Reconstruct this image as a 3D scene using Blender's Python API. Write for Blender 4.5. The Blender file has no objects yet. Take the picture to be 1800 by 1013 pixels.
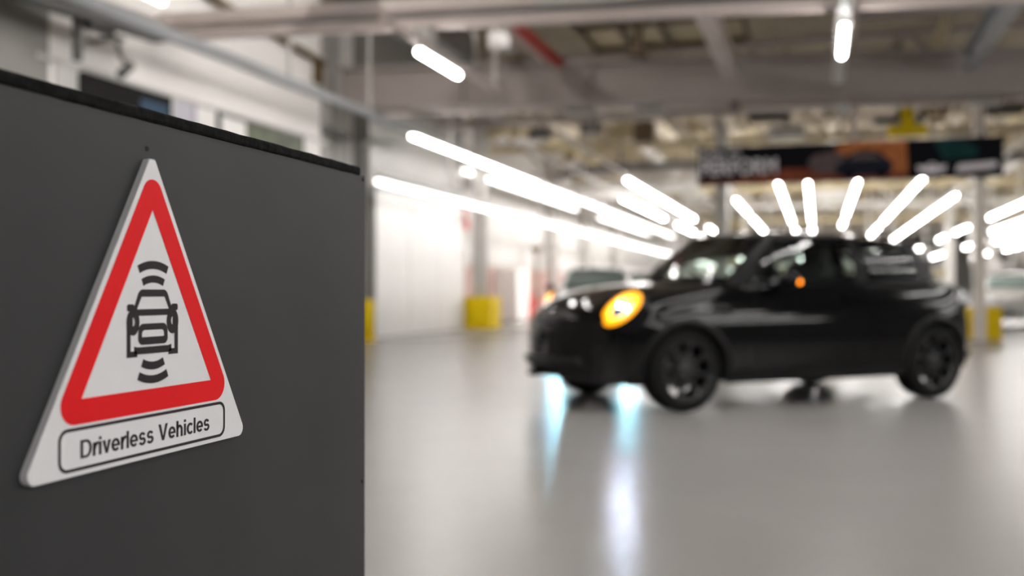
import bpy, bmesh, math, random
from math import sin, cos, pi, radians as R
from mathutils import Vector, Matrix
from mathutils.bvhtree import BVHTree
random.seed(7)
S = bpy.context.scene
COL = S.collection

# ------------------------------------------------------------------ camera, world, exposure
cam_d = bpy.data.cameras.new('camera')
cam = bpy.data.objects.new('camera', cam_d); COL.objects.link(cam)
cam_d.sensor_width = 36.0
cam_d.lens = 35.0
cam_d.clip_start = 0.02; cam_d.clip_end = 400
cam.location = (0, 0, 0.905)
cam.rotation_euler = (R(90.245), 0, R(17.1))       # hall runs along +Y, the lens looks 17 degrees to the left of it
cam_d.dof.use_dof = True
cam_d.dof.focus_distance = 1.42
cam_d.dof.aperture_fstop = 2.05
S.camera = cam
w = bpy.data.worlds.new('world'); S.world = w; w.use_nodes = True
w.node_tree.nodes['Background'].inputs[0].default_value = (.8, .8, .8, 1)
w.node_tree.nodes['Background'].inputs[1].default_value = .15
S.view_settings.view_transform = 'Standard'
S.view_settings.look = 'None'
S.view_settings.gamma = 1.0
S.view_settings.use_curve_mapping = False
S.view_settings.exposure = 1.7
TUBE = 15.0            # radiance of the lamps' diffusers

# ------------------------------------------------------------------ materials
def mat(name, col, rough=.5, metal=0.0, noise=0.0, nscale=8.0, spec=.5, coat=0.0, bump=0.0):
    m = bpy.data.materials.new(name); m.use_nodes = True
    nt = m.node_tree; b = nt.nodes['Principled BSDF']
    b.inputs['Base Color'].default_value = (*col, 1)
    b.inputs['Roughness'].default_value = rough
    b.inputs['Metallic'].default_value = metal
    b.inputs['Specular IOR Level'].default_value = spec
    b.inputs['Coat Weight'].default_value = coat
    b.inputs['Coat Roughness'].default_value = .04
    if noise or bump:
        tc = nt.nodes.new('ShaderNodeTexCoord')
        n = nt.nodes.new('ShaderNodeTexNoise'); n.inputs['Scale'].default_value = nscale; n.inputs['Detail'].default_value = 5
        nt.links.new(tc.outputs['Object'], n.inputs['Vector'])
        if noise:
            r = nt.nodes.new('ShaderNodeValToRGB')
            r.color_ramp.elements[0].position = .3; r.color_ramp.elements[1].position = .7
            r.color_ramp.elements[0].color = (*[c * (1 - noise) for c in col], 1)
            r.color_ramp.elements[1].color = (*[min(1, c * (1 + noise)) for c in col], 1)
            nt.links.new(n.outputs['Fac'], r.inputs[0]); nt.links.new(r.outputs[0], b.inputs['Base Color'])
        if bump:
            bp = nt.nodes.new('ShaderNodeBump'); bp.inputs['Strength'].default_value = bump; bp.inputs['Distance'].default_value = .01
            nt.links.new(n.outputs['Fac'], bp.inputs['Height']); nt.links.new(bp.outputs[0], b.inputs['Normal'])
    return m
def emit(name, col, st):
    m = bpy.data.materials.new(name); m.use_nodes = True
    b = m.node_tree.nodes['Principled BSDF']
    b.inputs['Base Color'].default_value = (*[c * .8 for c in col], 1)
    b.inputs['Emission Color'].default_value = (*col, 1); b.inputs['Emission Strength'].default_value = st
    return m
def glass(name, tint, refl=.9):
    m = bpy.data.materials.new(name); m.use_nodes = True; nt = m.node_tree; nt.nodes.clear()
    o = nt.nodes.new('ShaderNodeOutputMaterial'); mx = nt.nodes.new('ShaderNodeMixShader')
    t = nt.nodes.new('ShaderNodeBsdfTransparent'); t.inputs[0].default_value = (*tint, 1)
    g = nt.nodes.new('ShaderNodeBsdfGlossy'); g.inputs['Roughness'].default_value = .02; g.inputs[0].default_value = (refl, refl, refl, 1)
    f = nt.nodes.new('ShaderNodeFresnel'); f.inputs[0].default_value = 1.5
    nt.links.new(f.outputs[0], mx.inputs[0]); nt.links.new(t.outputs[0], mx.inputs[1]); nt.links.new(g.outputs[0], mx.inputs[2])
    nt.links.new(mx.outputs[0], o.inputs[0]); return m

M = dict(
    panel=mat('charcoal_board', (.044, .0445, .0465), .5, noise=.10, nscale=3.0, bump=.02, spec=.22),
    rubber=mat('black_rubber', (.010, .010, .010), .85, noise=.5, nscale=60, bump=.3, spec=.08),
    hole=mat('dark_hole', (.004, .004, .004), .8),
    screw=mat('black_screw', (.02, .02, .02), .4, .6),
    sign_white=mat('sign_white', (.84, .845, .86), .45, noise=.02, nscale=20, spec=.2),
    sign_edge=mat('sign_edge', (.62, .62, .64), .5, noise=.03, nscale=40),
    sign_red=mat('sign_red', (.86, .014, .018), .5, noise=.03, nscale=15, spec=.12),
    sign_black=mat('sign_black', (.034, .026, .029), .5, spec=.15),
    wall=mat('white_wall', (.88, .855, .83), .55, noise=.03, nscale=.7),
    wall_far=mat('hall_wall', (.50, .48, .46), .6, noise=.04, nscale=.6),
    wall_dim=mat('grey_wall', (.16, .155, .15), .7, noise=.1, nscale=.8),
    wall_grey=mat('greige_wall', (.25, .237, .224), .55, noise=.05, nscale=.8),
    door_white=mat('door_white', (.90, .88, .86), .5, noise=.02, nscale=.8),
    brick=mat('pink_dado', (.40, .26, .23), .7, noise=.1, nscale=2),
    deck=mat('beige_roof_deck', (.29, .245, .175), .7, noise=.15, nscale=.5),
    deck_grey=mat('grey_roof_deck', (.15, .14, .125), .7, noise=.12, nscale=.6),
    girder=mat('grey_girder', (.36, .315, .293), .55, noise=.06, nscale=1.0),
    steel=mat('light_grey_steel', (.56, .545, .52), .45, noise=.06, nscale=2),
    steel_dark=mat('dark_steel', (.10, .095, .09), .5, noise=.1, nscale=2),
    pink=mat('pinkish_rail', (.66, .575, .54), .5, noise=.05, nscale=2),
    beige=mat('beige_steel', (.46, .38, .23), .55, noise=.12, nscale=1.5),
    pale=mat('pale_cream_paint', (.72, .64, .50), .5, noise=.08, nscale=2),
    brown=mat('brown_steel', (.13, .085, .04), .6, noise=.15, nscale=2),
    red=mat('red_paint', (.66, .03, .024), .45, noise=.06, nscale=4),
    yellow=mat('yellow_paint', (.96, .69, .002), .5, noise=.03, nscale=3, spec=.2),
    silver=mat('silver_duct', (.62, .61, .59), .4, .2, noise=.05, nscale=3),
    tube=emit('lamp_diffuser', (1.0, .97, .94), TUBE),
    tube_soft=emit('lamp_diffuser_soft', (1.0, .965, .93), TUBE * .16),
    tube_mid=emit('lamp_diffuser_mid', (1.0, .97, .94), TUBE * .68),
    tube_near=emit('lamp_diffuser_near', (1.0, .97, .94), TUBE * 1.2),
    lamp_body=mat('lamp_housing', (.60, .60, .59), .45),
    rail=mat('lamp_rail', (.38, .395, .41), .4, .1, noise=.05, nscale=3),
    paint=mat('black_car_paint', (.0022, .0022, .0026), .07, spec=.36),
    paint_white=mat('white_car_paint', (.75, .75, .74), .25, coat=.8),
    trim=mat('black_plastic', (.007, .007, .0075), .45, noise=.1, nscale=20, spec=.2),
    gloss=mat('gloss_black', (.004, .004, .005), .09, spec=.18),
    tyre=mat('tyre_rubber', (.007, .007, .007), .7, spec=.15, noise=.15, nscale=30, bump=.1),
    rim=mat('dark_rim', (.010, .010, .011), .25, .0, spec=.5),
    bolt=mat('bright_metal', (.32, .32, .33), .25, 1.0),
    glass=glass('green_car_glass', (.86, .96, .91)),
    lens=glass('clear_lens', (.95, .95, .97)),
    lamp_dark=mat('lamp_inside', (.0012, .002, .004), .8, spec=.02),
    amber=emit('amber_lamp', (1.0, .36, .0), .6),
    amber2=emit('amber_repeater', (1.0, .26, .0), 1.5),
    led=emit('white_headlamp', (.62, .80, 1.0), 2200.0),
    lens_grey=mat('unlit_lamp', (.35, .36, .38), .1, .3),
    pillar=mat('satin_black', (.004, .004, .0045), .35, spec=.12),
    tail=mat('tail_red', (.25, .008, .008), .1),
    seat=mat('dark_seat', (.02, .02, .021), .8, noise=.1, nscale=20),
    seat_grey=mat('grey_seat', (.35, .35, .35), .8, noise=.1, nscale=20),
    parked_glass_sheen=mat('car_glass_painted_sheen', (.26, .32, .30), .12),  # pale tone paints the ceiling's reflection into the parked cars' windows
    screen=mat('black_screen', (.012, .012, .013), .2),
    screen_blue=emit('screen_picture', (.01, .05, .10), .05),
    pic_green=mat('green_picture', (.10, .115, .07), .5, noise=.5, nscale=3),
    ban_black=mat('banner_black', (.008, .008, .011), .8, spec=.1),
    ban_brown=mat('banner_earth', (.20, .055, .028), .8, spec=.1, noise=.35, nscale=2.5),
    ban_orange=mat('banner_cliff', (.46, .16, .055), .8, spec=.1, noise=.4, nscale=4),
    ban_rock=mat('banner_rock', (.13, .10, .10), .8, spec=.1, noise=.3, nscale=6),
    ban_navy=mat('banner_navy', (.018, .022, .035), .8, spec=.1, noise=.3, nscale=5),
    ban_teal=mat('banner_teal', (.012, .050, .048), .8, spec=.1, noise=.3, nscale=2),
    ban_text=mat('banner_lettering', (.88, .84, .88), .8, spec=.1),
    marking=mat('shadow_and_baseboard_grey', (.20, .19, .18), .35),  # grey of the painted floor shadow and of the baseboard
)
def floor_mat():
    m = bpy.data.materials.new('sealed_concrete'); m.use_nodes = True; nt = m.node_tree; b = nt.nodes['Principled BSDF']
    tc = nt.nodes.new('ShaderNodeTexCoord')
    n1 = nt.nodes.new('ShaderNodeTexNoise'); n1.inputs['Scale'].default_value = 1.6; n1.inputs['Detail'].default_value = 8; n1.inputs['Roughness'].default_value = .6
    n2 = nt.nodes.new('ShaderNodeTexNoise'); n2.inputs['Scale'].default_value = 30; n2.inputs['Detail'].default_value = 6
    mx = nt.nodes.new('ShaderNodeMath'); mx.operation = 'MULTIPLY_ADD'; mx.inputs[1].default_value = .4
    r = nt.nodes.new('ShaderNodeValToRGB')
    r.color_ramp.elements[0].position = .3; r.color_ramp.elements[0].color = (.262, .251, .240, 1)
    r.color_ramp.elements[1].position = .9; r.color_ramp.elements[1].color = (.286, .275, .263, 1)
    nt.links.new(tc.outputs['Object'], n1.inputs['Vector']); nt.links.new(tc.outputs['Object'], n2.inputs['Vector'])
    nt.links.new(n2.outputs['Fac'], mx.inputs[0]); nt.links.new(n1.outputs['Fac'], mx.inputs[2])
    nt.links.new(mx.outputs[0], r.inputs[0]); nt.links.new(r.outputs[0], b.inputs['Base Color'])
    b.inputs['Roughness'].default_value = .27
    b.inputs['Specular IOR Level'].default_value = .5
    return m
M['floor'] = floor_mat()

# ------------------------------------------------------------------ helpers
def tag(o, label=None, cat=None, group=None, kind=None):
    if label: o['label'] = label
    if cat: o['category'] = cat
    if group: o['group'] = group
    if kind: o['kind'] = kind
    return o
def thing(name, label, cat, loc=(0, 0, 0), rz=0, group=None):
    o = bpy.data.objects.new(name, None); COL.objects.link(o)
    o.empty_display_size = .1
    o.location = loc; o.rotation_euler = (0, 0, rz)
    return tag(o, label, cat, group)
def link(name, me, m, parent=None, smooth=False):
    o = bpy.data.objects.new(name, me); COL.objects.link(o)
    if m is not None and len(me.materials) == 0: me.materials.append(m)
    if smooth:
        for p in me.polygons: p.use_smooth = True
    if parent: o.parent = parent
    return o
def build(name, bm, m, parent=None, smooth=False, label=None):
    me = bpy.data.meshes.new(name); bm.normal_update(); bm.to_mesh(me); bm.free()
    o = link(name, me, m, parent, smooth)
    if label: o['label'] = label
    return o
def box(bm, x0, x1, y0, y1, z0, z1, bev=0.0):
    r = bmesh.ops.create_cube(bm, size=1.0)
    bmesh.ops.scale(bm, vec=(x1 - x0, y1 - y0, z1 - z0), verts=r['verts'])
    bmesh.ops.translate(bm, vec=((x0 + x1) / 2, (y0 + y1) / 2, (z0 + z1) / 2), verts=r['verts'])
    if bev:
        es = list({e for v in r['verts'] for e in v.link_edges})
        bmesh.ops.bevel(bm, geom=es, offset=bev, segments=2, affect='EDGES', profile=.5)
    return bm
def bx(name, dims, m, parent=None, bev=0.0, label=None):
    return build(name, box(bmesh.new(), *dims, bev=bev), m, parent, label=label)
def bar(bm, a, b, wd, ht=None, up=(0, 0, 1)):
    """rectangular bar from a to b"""
    a, b = Vector(a), Vector(b); d = (b - a); L = d.length; d.normalize()
    u = Vector(up)
    if abs(d.dot(u)) > .98: u = Vector((1, 0, 0))
    s = d.cross(u).normalized(); t = s.cross(d).normalized(); ht = ht or wd
    vs = []
    for k in (0, 1):
        c = a if k == 0 else b
        for (i, j) in ((-1, -1), (1, -1), (1, 1), (-1, 1)):
            vs.append(bm.verts.new(c + s * (i * wd / 2) + t * (j * ht / 2)))
    for f in ((0, 3, 2, 1), (4, 5, 6, 7), (0, 1, 5, 4), (1, 2, 6, 5), (2, 3, 7, 6), (3, 0, 4, 7)):
        bm.faces.new([vs[i] for i in f])
    return bm
def tube(bm, pts, r, n=10, closed=False):
    pts = [Vector(p) for p in pts]; rings = []
    prev = None
    for i, p in enumerate(pts):
        if closed: d = pts[(i + 1) % len(pts)] - pts[i - 1]
        else: d = (pts[min(i + 1, len(pts) - 1)] - pts[max(i - 1, 0)])
        d.normalize()
        if prev is None:
            u = Vector((0, 0, 1)) if abs(d.z) < .9 else Vector((1, 0, 0))
        else: u = prev
        s = d.cross(u).normalized(); t = s.cross(d).normalized(); prev = t
        rings.append([bm.verts.new(p + (s * cos(2 * pi * k / n) + t * sin(2 * pi * k / n)) * r) for k in range(n)])
    m = len(rings)
    for i in range(m if closed else m - 1):
        A, B = rings[i], rings[(i + 1) % m]
        for k in range(n):
            bm.faces.new((A[k], A[(k + 1) % n], B[(k + 1) % n], B[k]))
    if not closed:
        bm.faces.new(rings[0][::-1]); bm.faces.new(rings[-1])
    return bm
def cyl(bm, c, r, h, axis='z', n=20):
    c = Vector(c); d = {'x': Vector((1, 0, 0)), 'y': Vector((0, 1, 0)), 'z': Vector((0, 0, 1))}[axis]
    return tube(bm, [c, c + d * h], r, n)
def lathe(bm, prof, n=40, axis='y'):
    """profile of (radius, along) revolved about the axis"""
    rings = []
    for (r, a) in prof:
        ring = []
        for k in range(n):
            t = 2 * pi * k / n
            ring.append(bm.verts.new((r * cos(t), a, r * sin(t)) if axis == 'y' else (r * cos(t), r * sin(t), a)))
        rings.append(ring)
    for A, B in zip(rings, rings[1:]):
        for k in range(n): bm.faces.new((A[k], B[k], B[(k + 1) % n], A[(k + 1) % n]))
    return bm
def flat_mesh(name, loops, depth, mtx, text=None, size=None, width=None, bold=0.0, shear=0.0):
    """filled 2D outline (holes allowed) or lettering with a little thickness, moved by mtx"""
    if text is None:
        cu = bpy.data.curves.new(name, 'CURVE'); cu.dimensions = '2D'; cu.fill_mode = 'BOTH'
        for lp in loops:
            sp = cu.splines.new('POLY'); sp.points.add(len(lp) - 1); sp.use_cyclic_u = True
            for p, q in zip(sp.points, lp): p.co = (q[0], q[1], 0, 1)
    else:
        cu = bpy.data.curves.new(name, 'FONT'); cu.body = text; cu.size = size; cu.offset = bold; cu.shear = shear
        cu.resolution_u = 4
    cu.extrude = depth / 2
    o = bpy.data.objects.new(name, cu); COL.objects.link(o)
    dg = bpy.context.evaluated_depsgraph_get(); dg.update()
    me = bpy.data.meshes.new_from_object(o.evaluated_get(dg))
    bpy.data.objects.remove(o); bpy.data.curves.remove(cu)
    if text is not None and width:
        xs = [v.co.x for v in me.vertices]; x0, x1 = min(xs), max(xs); k = width / (x1 - x0)
        for v in me.vertices: v.co.x = (v.co.x - x0) * k
    me.transform(mtx); me.name = name
    while len(me.materials): me.materials.pop()
    return me
def round_poly(pts, r, n=6):
    """convex polygon with rounded corners"""
    out = []; N = len(pts)
    for i in range(N):
        p = Vector((*pts[i], 0)); a = Vector((*pts[i - 1], 0)); b = Vector((*pts[(i + 1) % N], 0))
        ri = r[i] if isinstance(r, (list, tuple)) else r
        u = (a - p).normalized(); v = (b - p).normalized(); ang = u.angle(v)
        if ri <= 0: out.append((p.x, p.y)); continue
        d = ri / math.tan(ang / 2); c = p + (u + v).normalized() * (ri / sin(ang / 2))
        s = p + u * d - c; e = p + v * d - c
        tot = s.angle(e); ax = s.cross(e).z
        for k in range(n + 1):
            t = tot * k / n * (1 if ax > 0 else -1)
            q = Matrix.Rotation(t, 3, 'Z') @ s + c
            out.append((q.x, q.y))
    return out
def oval(cx, cy, rx, ry, n=24): return [(cx + rx * cos(2 * pi * k / n), cy + ry * sin(2 * pi * k / n)) for k in range(n)]
def sector(cx, cy, r0, r1, a0, a1, n=12):
    o = [(cx + r1 * cos(a0 + (a1 - a0) * k / n), cy + r1 * sin(a0 + (a1 - a0) * k / n)) for k in range(n + 1)]
    return o + [(cx + r0 * cos(a1 + (a0 - a1) * k / n), cy + r0 * sin(a1 + (a0 - a1) * k / n)) for k in range(n + 1)]
def children(o): return [c for c in bpy.data.objects if c.parent == o]
KIDS = {}
def copy_tree(o, parent=None, swap=None):
    c = o.copy(); COL.objects.link(c); c.parent = parent
    if swap and c.type == 'MESH' and c.material_slots:
        n = c.material_slots[0].material.name
        if n in swap:
            c.material_slots[0].link = 'OBJECT'; c.material_slots[0].material = swap[n]
    if 'group' in c and parent is None: del c['group']
    if o.name not in KIDS: KIDS[o.name] = children(o)
    for ch in KIDS[o.name]:
        if ch.type != 'LIGHT': copy_tree(ch, c, swap)
    return c
def struct(o): o['kind'] = 'structure'; return o

# ------------------------------------------------------------------ the hall shell
FX0, FX1, FY0, FY1 = -9.8, 22.0, -12.0, 112.0
struct(bx('floor', (FX0, FX1, FY0, FY1, -.12, 0), M['floor']))
struct(bx('wall_left', (-8.8, -8.5, 9.42, 16.0, 0, 6.6), M['wall']))
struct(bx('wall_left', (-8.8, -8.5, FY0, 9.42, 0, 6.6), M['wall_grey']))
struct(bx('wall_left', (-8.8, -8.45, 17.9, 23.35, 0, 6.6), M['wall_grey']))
struct(bx('wall_left', (-9.8, -9.6, 16.0, FY1, 0, 6.6), M['wall_far']))
struct(bx('wall_left', (-9.6, -8.8, 15.8, 16.0, 0, 6.6), M['wall']))
struct(bx('wall_left', (-9.6, -8.8, 17.9, 18.1, 0, 6.6), M['wall']))
struct(bx('wall_left', (-9.6, -8.8, 23.15, 23.35, 0, 6.6), M['wall']))
struct(bx('trim_1', (-9.6, -9.55, 23.35, 56, 0, 1.68), M['brick']))
struct(bx('wall_right', (FX1 - .2, FX1, FY0, FY1, 0, 6.6), M['wall_dim']))
struct(bx('wall_back', (FX0, FX1, FY0, FY0 + .2, 0, 6.6), M['wall_dim']))
struct(bx('wall_front', (FX0, FX1, FY1 - .2, FY1, 0, 6.6), M['wall_far']))
struct(bx('baseboard_left', (-8.45, -8.41, 18.0, 23.3, 0, .07), M['marking']))
struct(bx('ceiling', (FX0, FX1, 18.2, FY1, 6.6, 6.8), M['deck']))
struct(bx('ceiling', (FX0, -1.3, FY0, 18.2, 6.6, 6.8), M['deck']))
struct(bx('ceiling', (-1.3, FX1, FY0, 18.2, 6.6, 6.8), M['deck_grey']))
# shadow band at the foot of the left wall, painted as a flat grey sheet
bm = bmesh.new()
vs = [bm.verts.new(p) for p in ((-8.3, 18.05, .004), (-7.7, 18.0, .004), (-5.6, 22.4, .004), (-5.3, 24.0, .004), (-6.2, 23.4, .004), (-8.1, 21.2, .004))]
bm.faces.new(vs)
tag(build('floor_shadow_band', bm, M['marking']), 'dull grey painted shadow band on the floor in front of the white wall', 'floor marking')

# ------------------------------------------------------------------ the charcoal partition with the warning sign
SX = -.80
pt = thing('partition_panel', 'charcoal grey upright board close to the camera, with a black rubber strip along its top', 'partition', (-.82, .6, 0))
bm = bmesh.new(); box(bm, -.02, .02, -1.1, 1.078, 0, 1.122, .0015)
build('board', bm, M['panel'], pt)
bm = bmesh.new(); box(bm, -.024, .0235, -1.1, 1.054, 1.118, 1.134, .004)
bmesh.ops.subdivide_edges(bm, edges=[e for e in bm.edges if abs(e.verts[0].co.y - e.verts[1].co.y) > 1], cuts=60)
for v in bm.verts:
    v.co.z += random.uniform(-.0006, .0006); v.co.x += random.uniform(-.0005, .0005)
build('edge_strip', bm, M['rubber'], pt, label='black rubber strip capping the top edge')
def disc(bm, c, r, n=16, d=.001): return tube(bm, [Vector(c), Vector(c) + Vector((d, 0, 0))], r, n)
build('drill_hole', disc(bmesh.new(), (.0198, .452, 1.084), .0032), M['hole'], pt)
for y, z in ((1.069, 1.113), (1.066, .558)):
    build('screw', disc(bmesh.new(), (.0198, y, z), .0035, d=.0022), M['screw'], pt)

sg = thing('warning_sign', 'white triangular warning sign with red border and car pictogram reading Driverless Vehicles', 'sign', (SX, 1.0505, .70))
def SM(depth):   # sign plane -> local space of the sign: outline x runs along +Y, outline y along +Z
    return Matrix(((0, 0, 1, depth), (1, 0, 0, 0), (0, 1, 0, -.70), (0, 0, 0, 1)))
plate = round_poly([(-.2125, .700), (.2125, .700), (.0055, 1.0705), (-.0055, 1.0705)], [.011, .011, .004, .004])
me = flat_mesh('plate', [plate], .0088, SM(.0046)); link('plate', me, M['sign_edge'], sg)
me = flat_mesh('white_face', [[(x * .995, .8 + (y - .8) * .995) for x, y in plate]], .0006, SM(.0092)); link('white_face', me, M['sign_white'], sg)
hw = lambda t, k: (1.0075 - t) * .5605 + k
out = round_poly([(-hw(.7572, .0321), .7572), (hw(.7572, .0321), .7572), (0, 1.0645)], [.022, .022, .0185], 10)
inn = [(-hw(.7855, 0), .7855), (hw(.7855, 0), .7855), (0, 1.0075)]
o = link('red_border', flat_mesh('red_border', [out, inn], .0004, SM(.0098)), M['sign_red'], sg); o['label'] = 'red triangular border'
bxo = round_poly([(-.160, .7055), (.158, .7055), (.158, .754), (-.160, .754)], .0135, 8)
bxi = round_poly([(-.1563, .7092), (.1543, .7092), (.1543, .7503), (-.1563, .7503)], .0102, 8)
link('label_frame', flat_mesh('label_frame', [bxo, bxi], .0004, SM(.0098)), M['sign_black'], sg)
# lettering: drawn grotesque capitals and small letters, cap height 1, stroke width SW
SW = .160; XH = .735
def ribbon(pts, wd=SW):
    pts = [Vector((*p, 0)) for p in pts]; L = []; Rr = []
    for i, p in enumerate(pts):
        d = pts[min(i + 1, len(pts) - 1)] - pts[max(i - 1, 0)]; d.normalize(); n = Vector((-d.y, d.x, 0)) * wd / 2
        L.append((p + n)[:2]); Rr.append((p - n)[:2])
    return L + Rr[::-1]
def arc(cx, cy, rx, ry, a0, a1, n=14): return [(cx + rx * cos(R(a0 + (a1 - a0) * k / n)), cy + ry * sin(R(a0 + (a1 - a0) * k / n))) for k in range(n + 1)]
H_ = SW / 2
def stem(x, y0, y1): return [(x - H_, y0), (x + H_, y0), (x + H_, y1), (x - H_, y1)]
er, ery = .215, XH / 2 - H_ * .9
def g_e():
    return [ribbon(arc(er + H_, XH / 2, er, ery, 2, 318), SW * .95), [(.12, XH / 2 - .015 - H_ * .8), (2 * er + H_ * 2 - .005, XH / 2 - .015 - H_ * .8), (2 * er + H_ * 2 - .005, XH / 2 - .015 + H_ * .8), (.12, XH / 2 - .015 + H_ * .8)]]
def g_s():
    c = .25; top = arc(c, XH - .2 - H_ * .3, .165, .175, 20, 235, 12); bot = arc(c, .2 + H_ * .3, .185, .175, 55, -160, 12)
    return [ribbon(top + bot, SW * .93)]
GL = {
    'D': (.80, [[(0, 0), (.36, 0)] + arc(.36, .5, .36, .5, -90, 90, 18)[1:] + [(0, 1)], [(SW, SW * .88), (.35, SW * .88)] + arc(.35, .5, .225, .5 - SW * .88, -90, 90, 18)[1:] + [(SW, 1 - SW * .88)]], True),
    'r': (.40, [stem(H_, 0, XH), ribbon([(H_, XH * .50)] + arc(.36, XH * .52, .25, XH * .42, 172, 88, 8), SW)], False),
    'i': (.235, [stem(H_, 0, XH), stem(H_, 1 - SW * 1.0, 1)], False),
    'l': (.235, [stem(H_, 0, 1)], False),
    'v': (.60, [[(0, XH), (SW * 1.12, XH), (.285, .19), (.285, 0), (.205, 0)], [(.56, XH), (.56 - SW * 1.12, XH), (.275, .19), (.275, 0), (.355, 0)]], False),
    'V': (.79, [[(0, 1), (SW * 1.15, 1), (.375, .20), (.375, 0), (.285, 0)], [(.735, 1), (.735 - SW * 1.15, 1), (.36, .20), (.36, 0), (.45, 0)]], False),
    'e': (.665, g_e(), False), 's': (.60, g_s(), False),
    'c': (.60, [ribbon(arc(er + H_, XH / 2, er, ery, 42, 318), SW * .95)], False),
    'h': (.64, [stem(H_, 0, 1), ribbon([(.44, 0), (.44, XH * .55)] + arc(.26, XH * .55, .18, XH * .36, 0, 165, 10)[1:], SW)], False),
    ' ': (.30, [], False)}
bm = bmesh.new(); cur = 0.0; pieces = []
for ch in 'Driverless Vehicles':
    adv, polys, holes = GL[ch]
    if holes: pieces.append([[(x + cur, y) for x, y in p] for p in polys])
    else: pieces += [[[(x + cur, y) for x, y in p]] for p in polys]
    cur += adv
cur -= .06
kx = .2475 / cur; ky = .0206
lm = bmesh.new()
for lp in pieces:
    m1 = flat_mesh('lettering', [[(-.1258 + x * kx, .7183 + y * ky) for x, y in l] for l in lp], .0004, SM(.0098)); lm.from_mesh(m1); bpy.data.meshes.remove(m1)
build('lettering', lm, M['sign_black'], sg)['label'] = 'black words Driverless Vehicles'
IC = .0015
def icon(name, loops): return link(name, flat_mesh(name, [[(x + IC, y) for x, y in l] for l in loops], .0004, SM(.0098)), M['sign_black'], sg)
A = R(24.5)
for c, r0, r1, up in ((.8715, .0625, .0725, 1), (.8715, .0455, .0545, 1), (.8645, .0455, .0555, -1), (.8645, .0625, .0725, -1)):
    icon('signal_arc', [sector(0, c, r0, r1, up * pi / 2 - A, up * pi / 2 + A)])
cab_o = round_poly([(-.040, .8762), (.040, .8762), (.0375, .884), (.0262, .9085), (-.0262, .9085), (-.0375, .884)], [.002, .002, .002, .010, .010, .002])
cab_i = round_poly([(-.0312, .8842), (.0312, .8842), (.0226, .8995), (-.0226, .8995)], [.0008, .0008, .002, .002])
icon('car_pictogram_cabin', [cab_o, cab_i])
for s in (-1, 1):
    f = lambda l: [(s * x, y) for x, y in l][::s]
    icon('car_pictogram_mirror', [f(round_poly([(.036, .8818), (.0492, .8818), (.0492, .8905), (.036, .8905)], .003))])
    wing = f(round_poly([(.0305, .8262), (.0497, .8262), (.0497, .874), (.044, .8785), (.034, .8785), (.034, .856), (.0428, .857), (.0428, .8335), (.0305, .8335)], [.0003, .0003, .006, .003, .0005, .0002, .0002, .0002, .0002], 4))
    wing = f([(.0305, .8262), (.0497, .8262), (.0497, .868), (.0490, .8725), (.0470, .8755), (.0440, .8772), (.0390, .8775), (.0390, .8560), (.0428, .8555), (.0428, .8335), (.0305, .8335)])
    icon('car_pictogram_wing', [wing])
    o = icon('car_pictogram_lamp', [f(oval(.0385, .8685, .0118, .0160)), f(oval(.0387, .8690, .0037, .0052))])
    o.location.x += .00022
gr_o = round_poly([(-.0292, .8405), (.0292, .8405), (.0275, .8665), (-.0275, .8665)], [.008, .008, .009, .009], 8)
gr_i = round_poly([(-.0218, .8500), (.0218, .8500), (.0215, .8585), (-.0215, .8585)], [.0012, .0012, .005, .005], 6)
icon('car_pictogram_grille', [gr_o, gr_i])
icon('car_pictogram_bumper', [[(-.0290, .8292), (.0290, .8292), (.0360, .8300), (.0360, .8392), (.030, .8380), (-.030, .8380), (-.0360, .8392), (-.0360, .8300)]])

# ------------------------------------------------------------------ lamps: rails of white tubes along the hall
def lamp_mesh(L):
    h = bmesh.new(); box(h, -.045, .045, 0, L, .03, .10, .008)
    me_h = bpy.data.meshes.new('housing'); h.to_mesh(me_h); h.free(); me_h.materials.append(M['lamp_body'])
    t = bmesh.new(); tube(t, [(0, .02, 0), (0, L - .02, 0)], .040, 8)
    me_t = bpy.data.meshes.new('diffuser'); t.to_mesh(me_t); t.free(); me_t.materials.append(M['tube'])
    me_s = me_t.copy(); me_s.materials.clear(); me_s.materials.append(M['tube_soft'])
    me_m = me_t.copy(); me_m.materials.clear(); me_m.materials.append(M['tube_mid'])
    me_n = me_t.copy(); me_n.materials.clear(); me_n.materials.append(M['tube_near'])
    return me_h, me_t, me_s, me_m, me_n
OUT = 'lamps outside the picture'; COUNT = {}
ORD = ['nearest', 'second', 'third', 'fourth', 'fifth', 'sixth', 'seventh', 'eighth', 'ninth', 'tenth', 'eleventh', 'twelfth', 'thirteenth', 'fourteenth', 'fifteenth', 'sixteenth', 'seventeenth', 'eighteenth', 'nineteenth', 'twentieth'] + ['%dth' % k for k in range(21, 60)]
LM = {L: lamp_mesh(L) for L in (1.45, 2.95)}
def lamp(x, y, z, L, label, group, soft=False):
    t = thing('tube_lamp', label, 'lamp', (x, y, z), 0, group)
    link('housing', LM[L][0], None, t); link('diffuser', LM[L][1 + int(soft)], None, t)
    return t
def lamp_line(x, z, spans, label, group, L=2.95, soft=False):
    for y0, y1 in spans:
        n = max(1, round((y1 - y0) / (L + .05)))
        for i in range(n):
            COUNT[group] = COUNT.get(group, 0) + 1
            lamp(x, y0 + i * (L + .05), z, L, (ORD[COUNT[group] - 1] + ' ' + label) if group != OUT else label, group, soft)
lamp_line(-7.15, 2.785, [(15.45, 97)], 'white tube lamp of the lowest line along the left white wall', 'lowest lamp line on the left wall', soft=True)
lamp_line(-7.45, 3.9, [(17.66, 26.5)], 'white tube lamp of the upper line continuing the pale rail', 'upper lamp line continuing the pale rail', soft=2)
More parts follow.
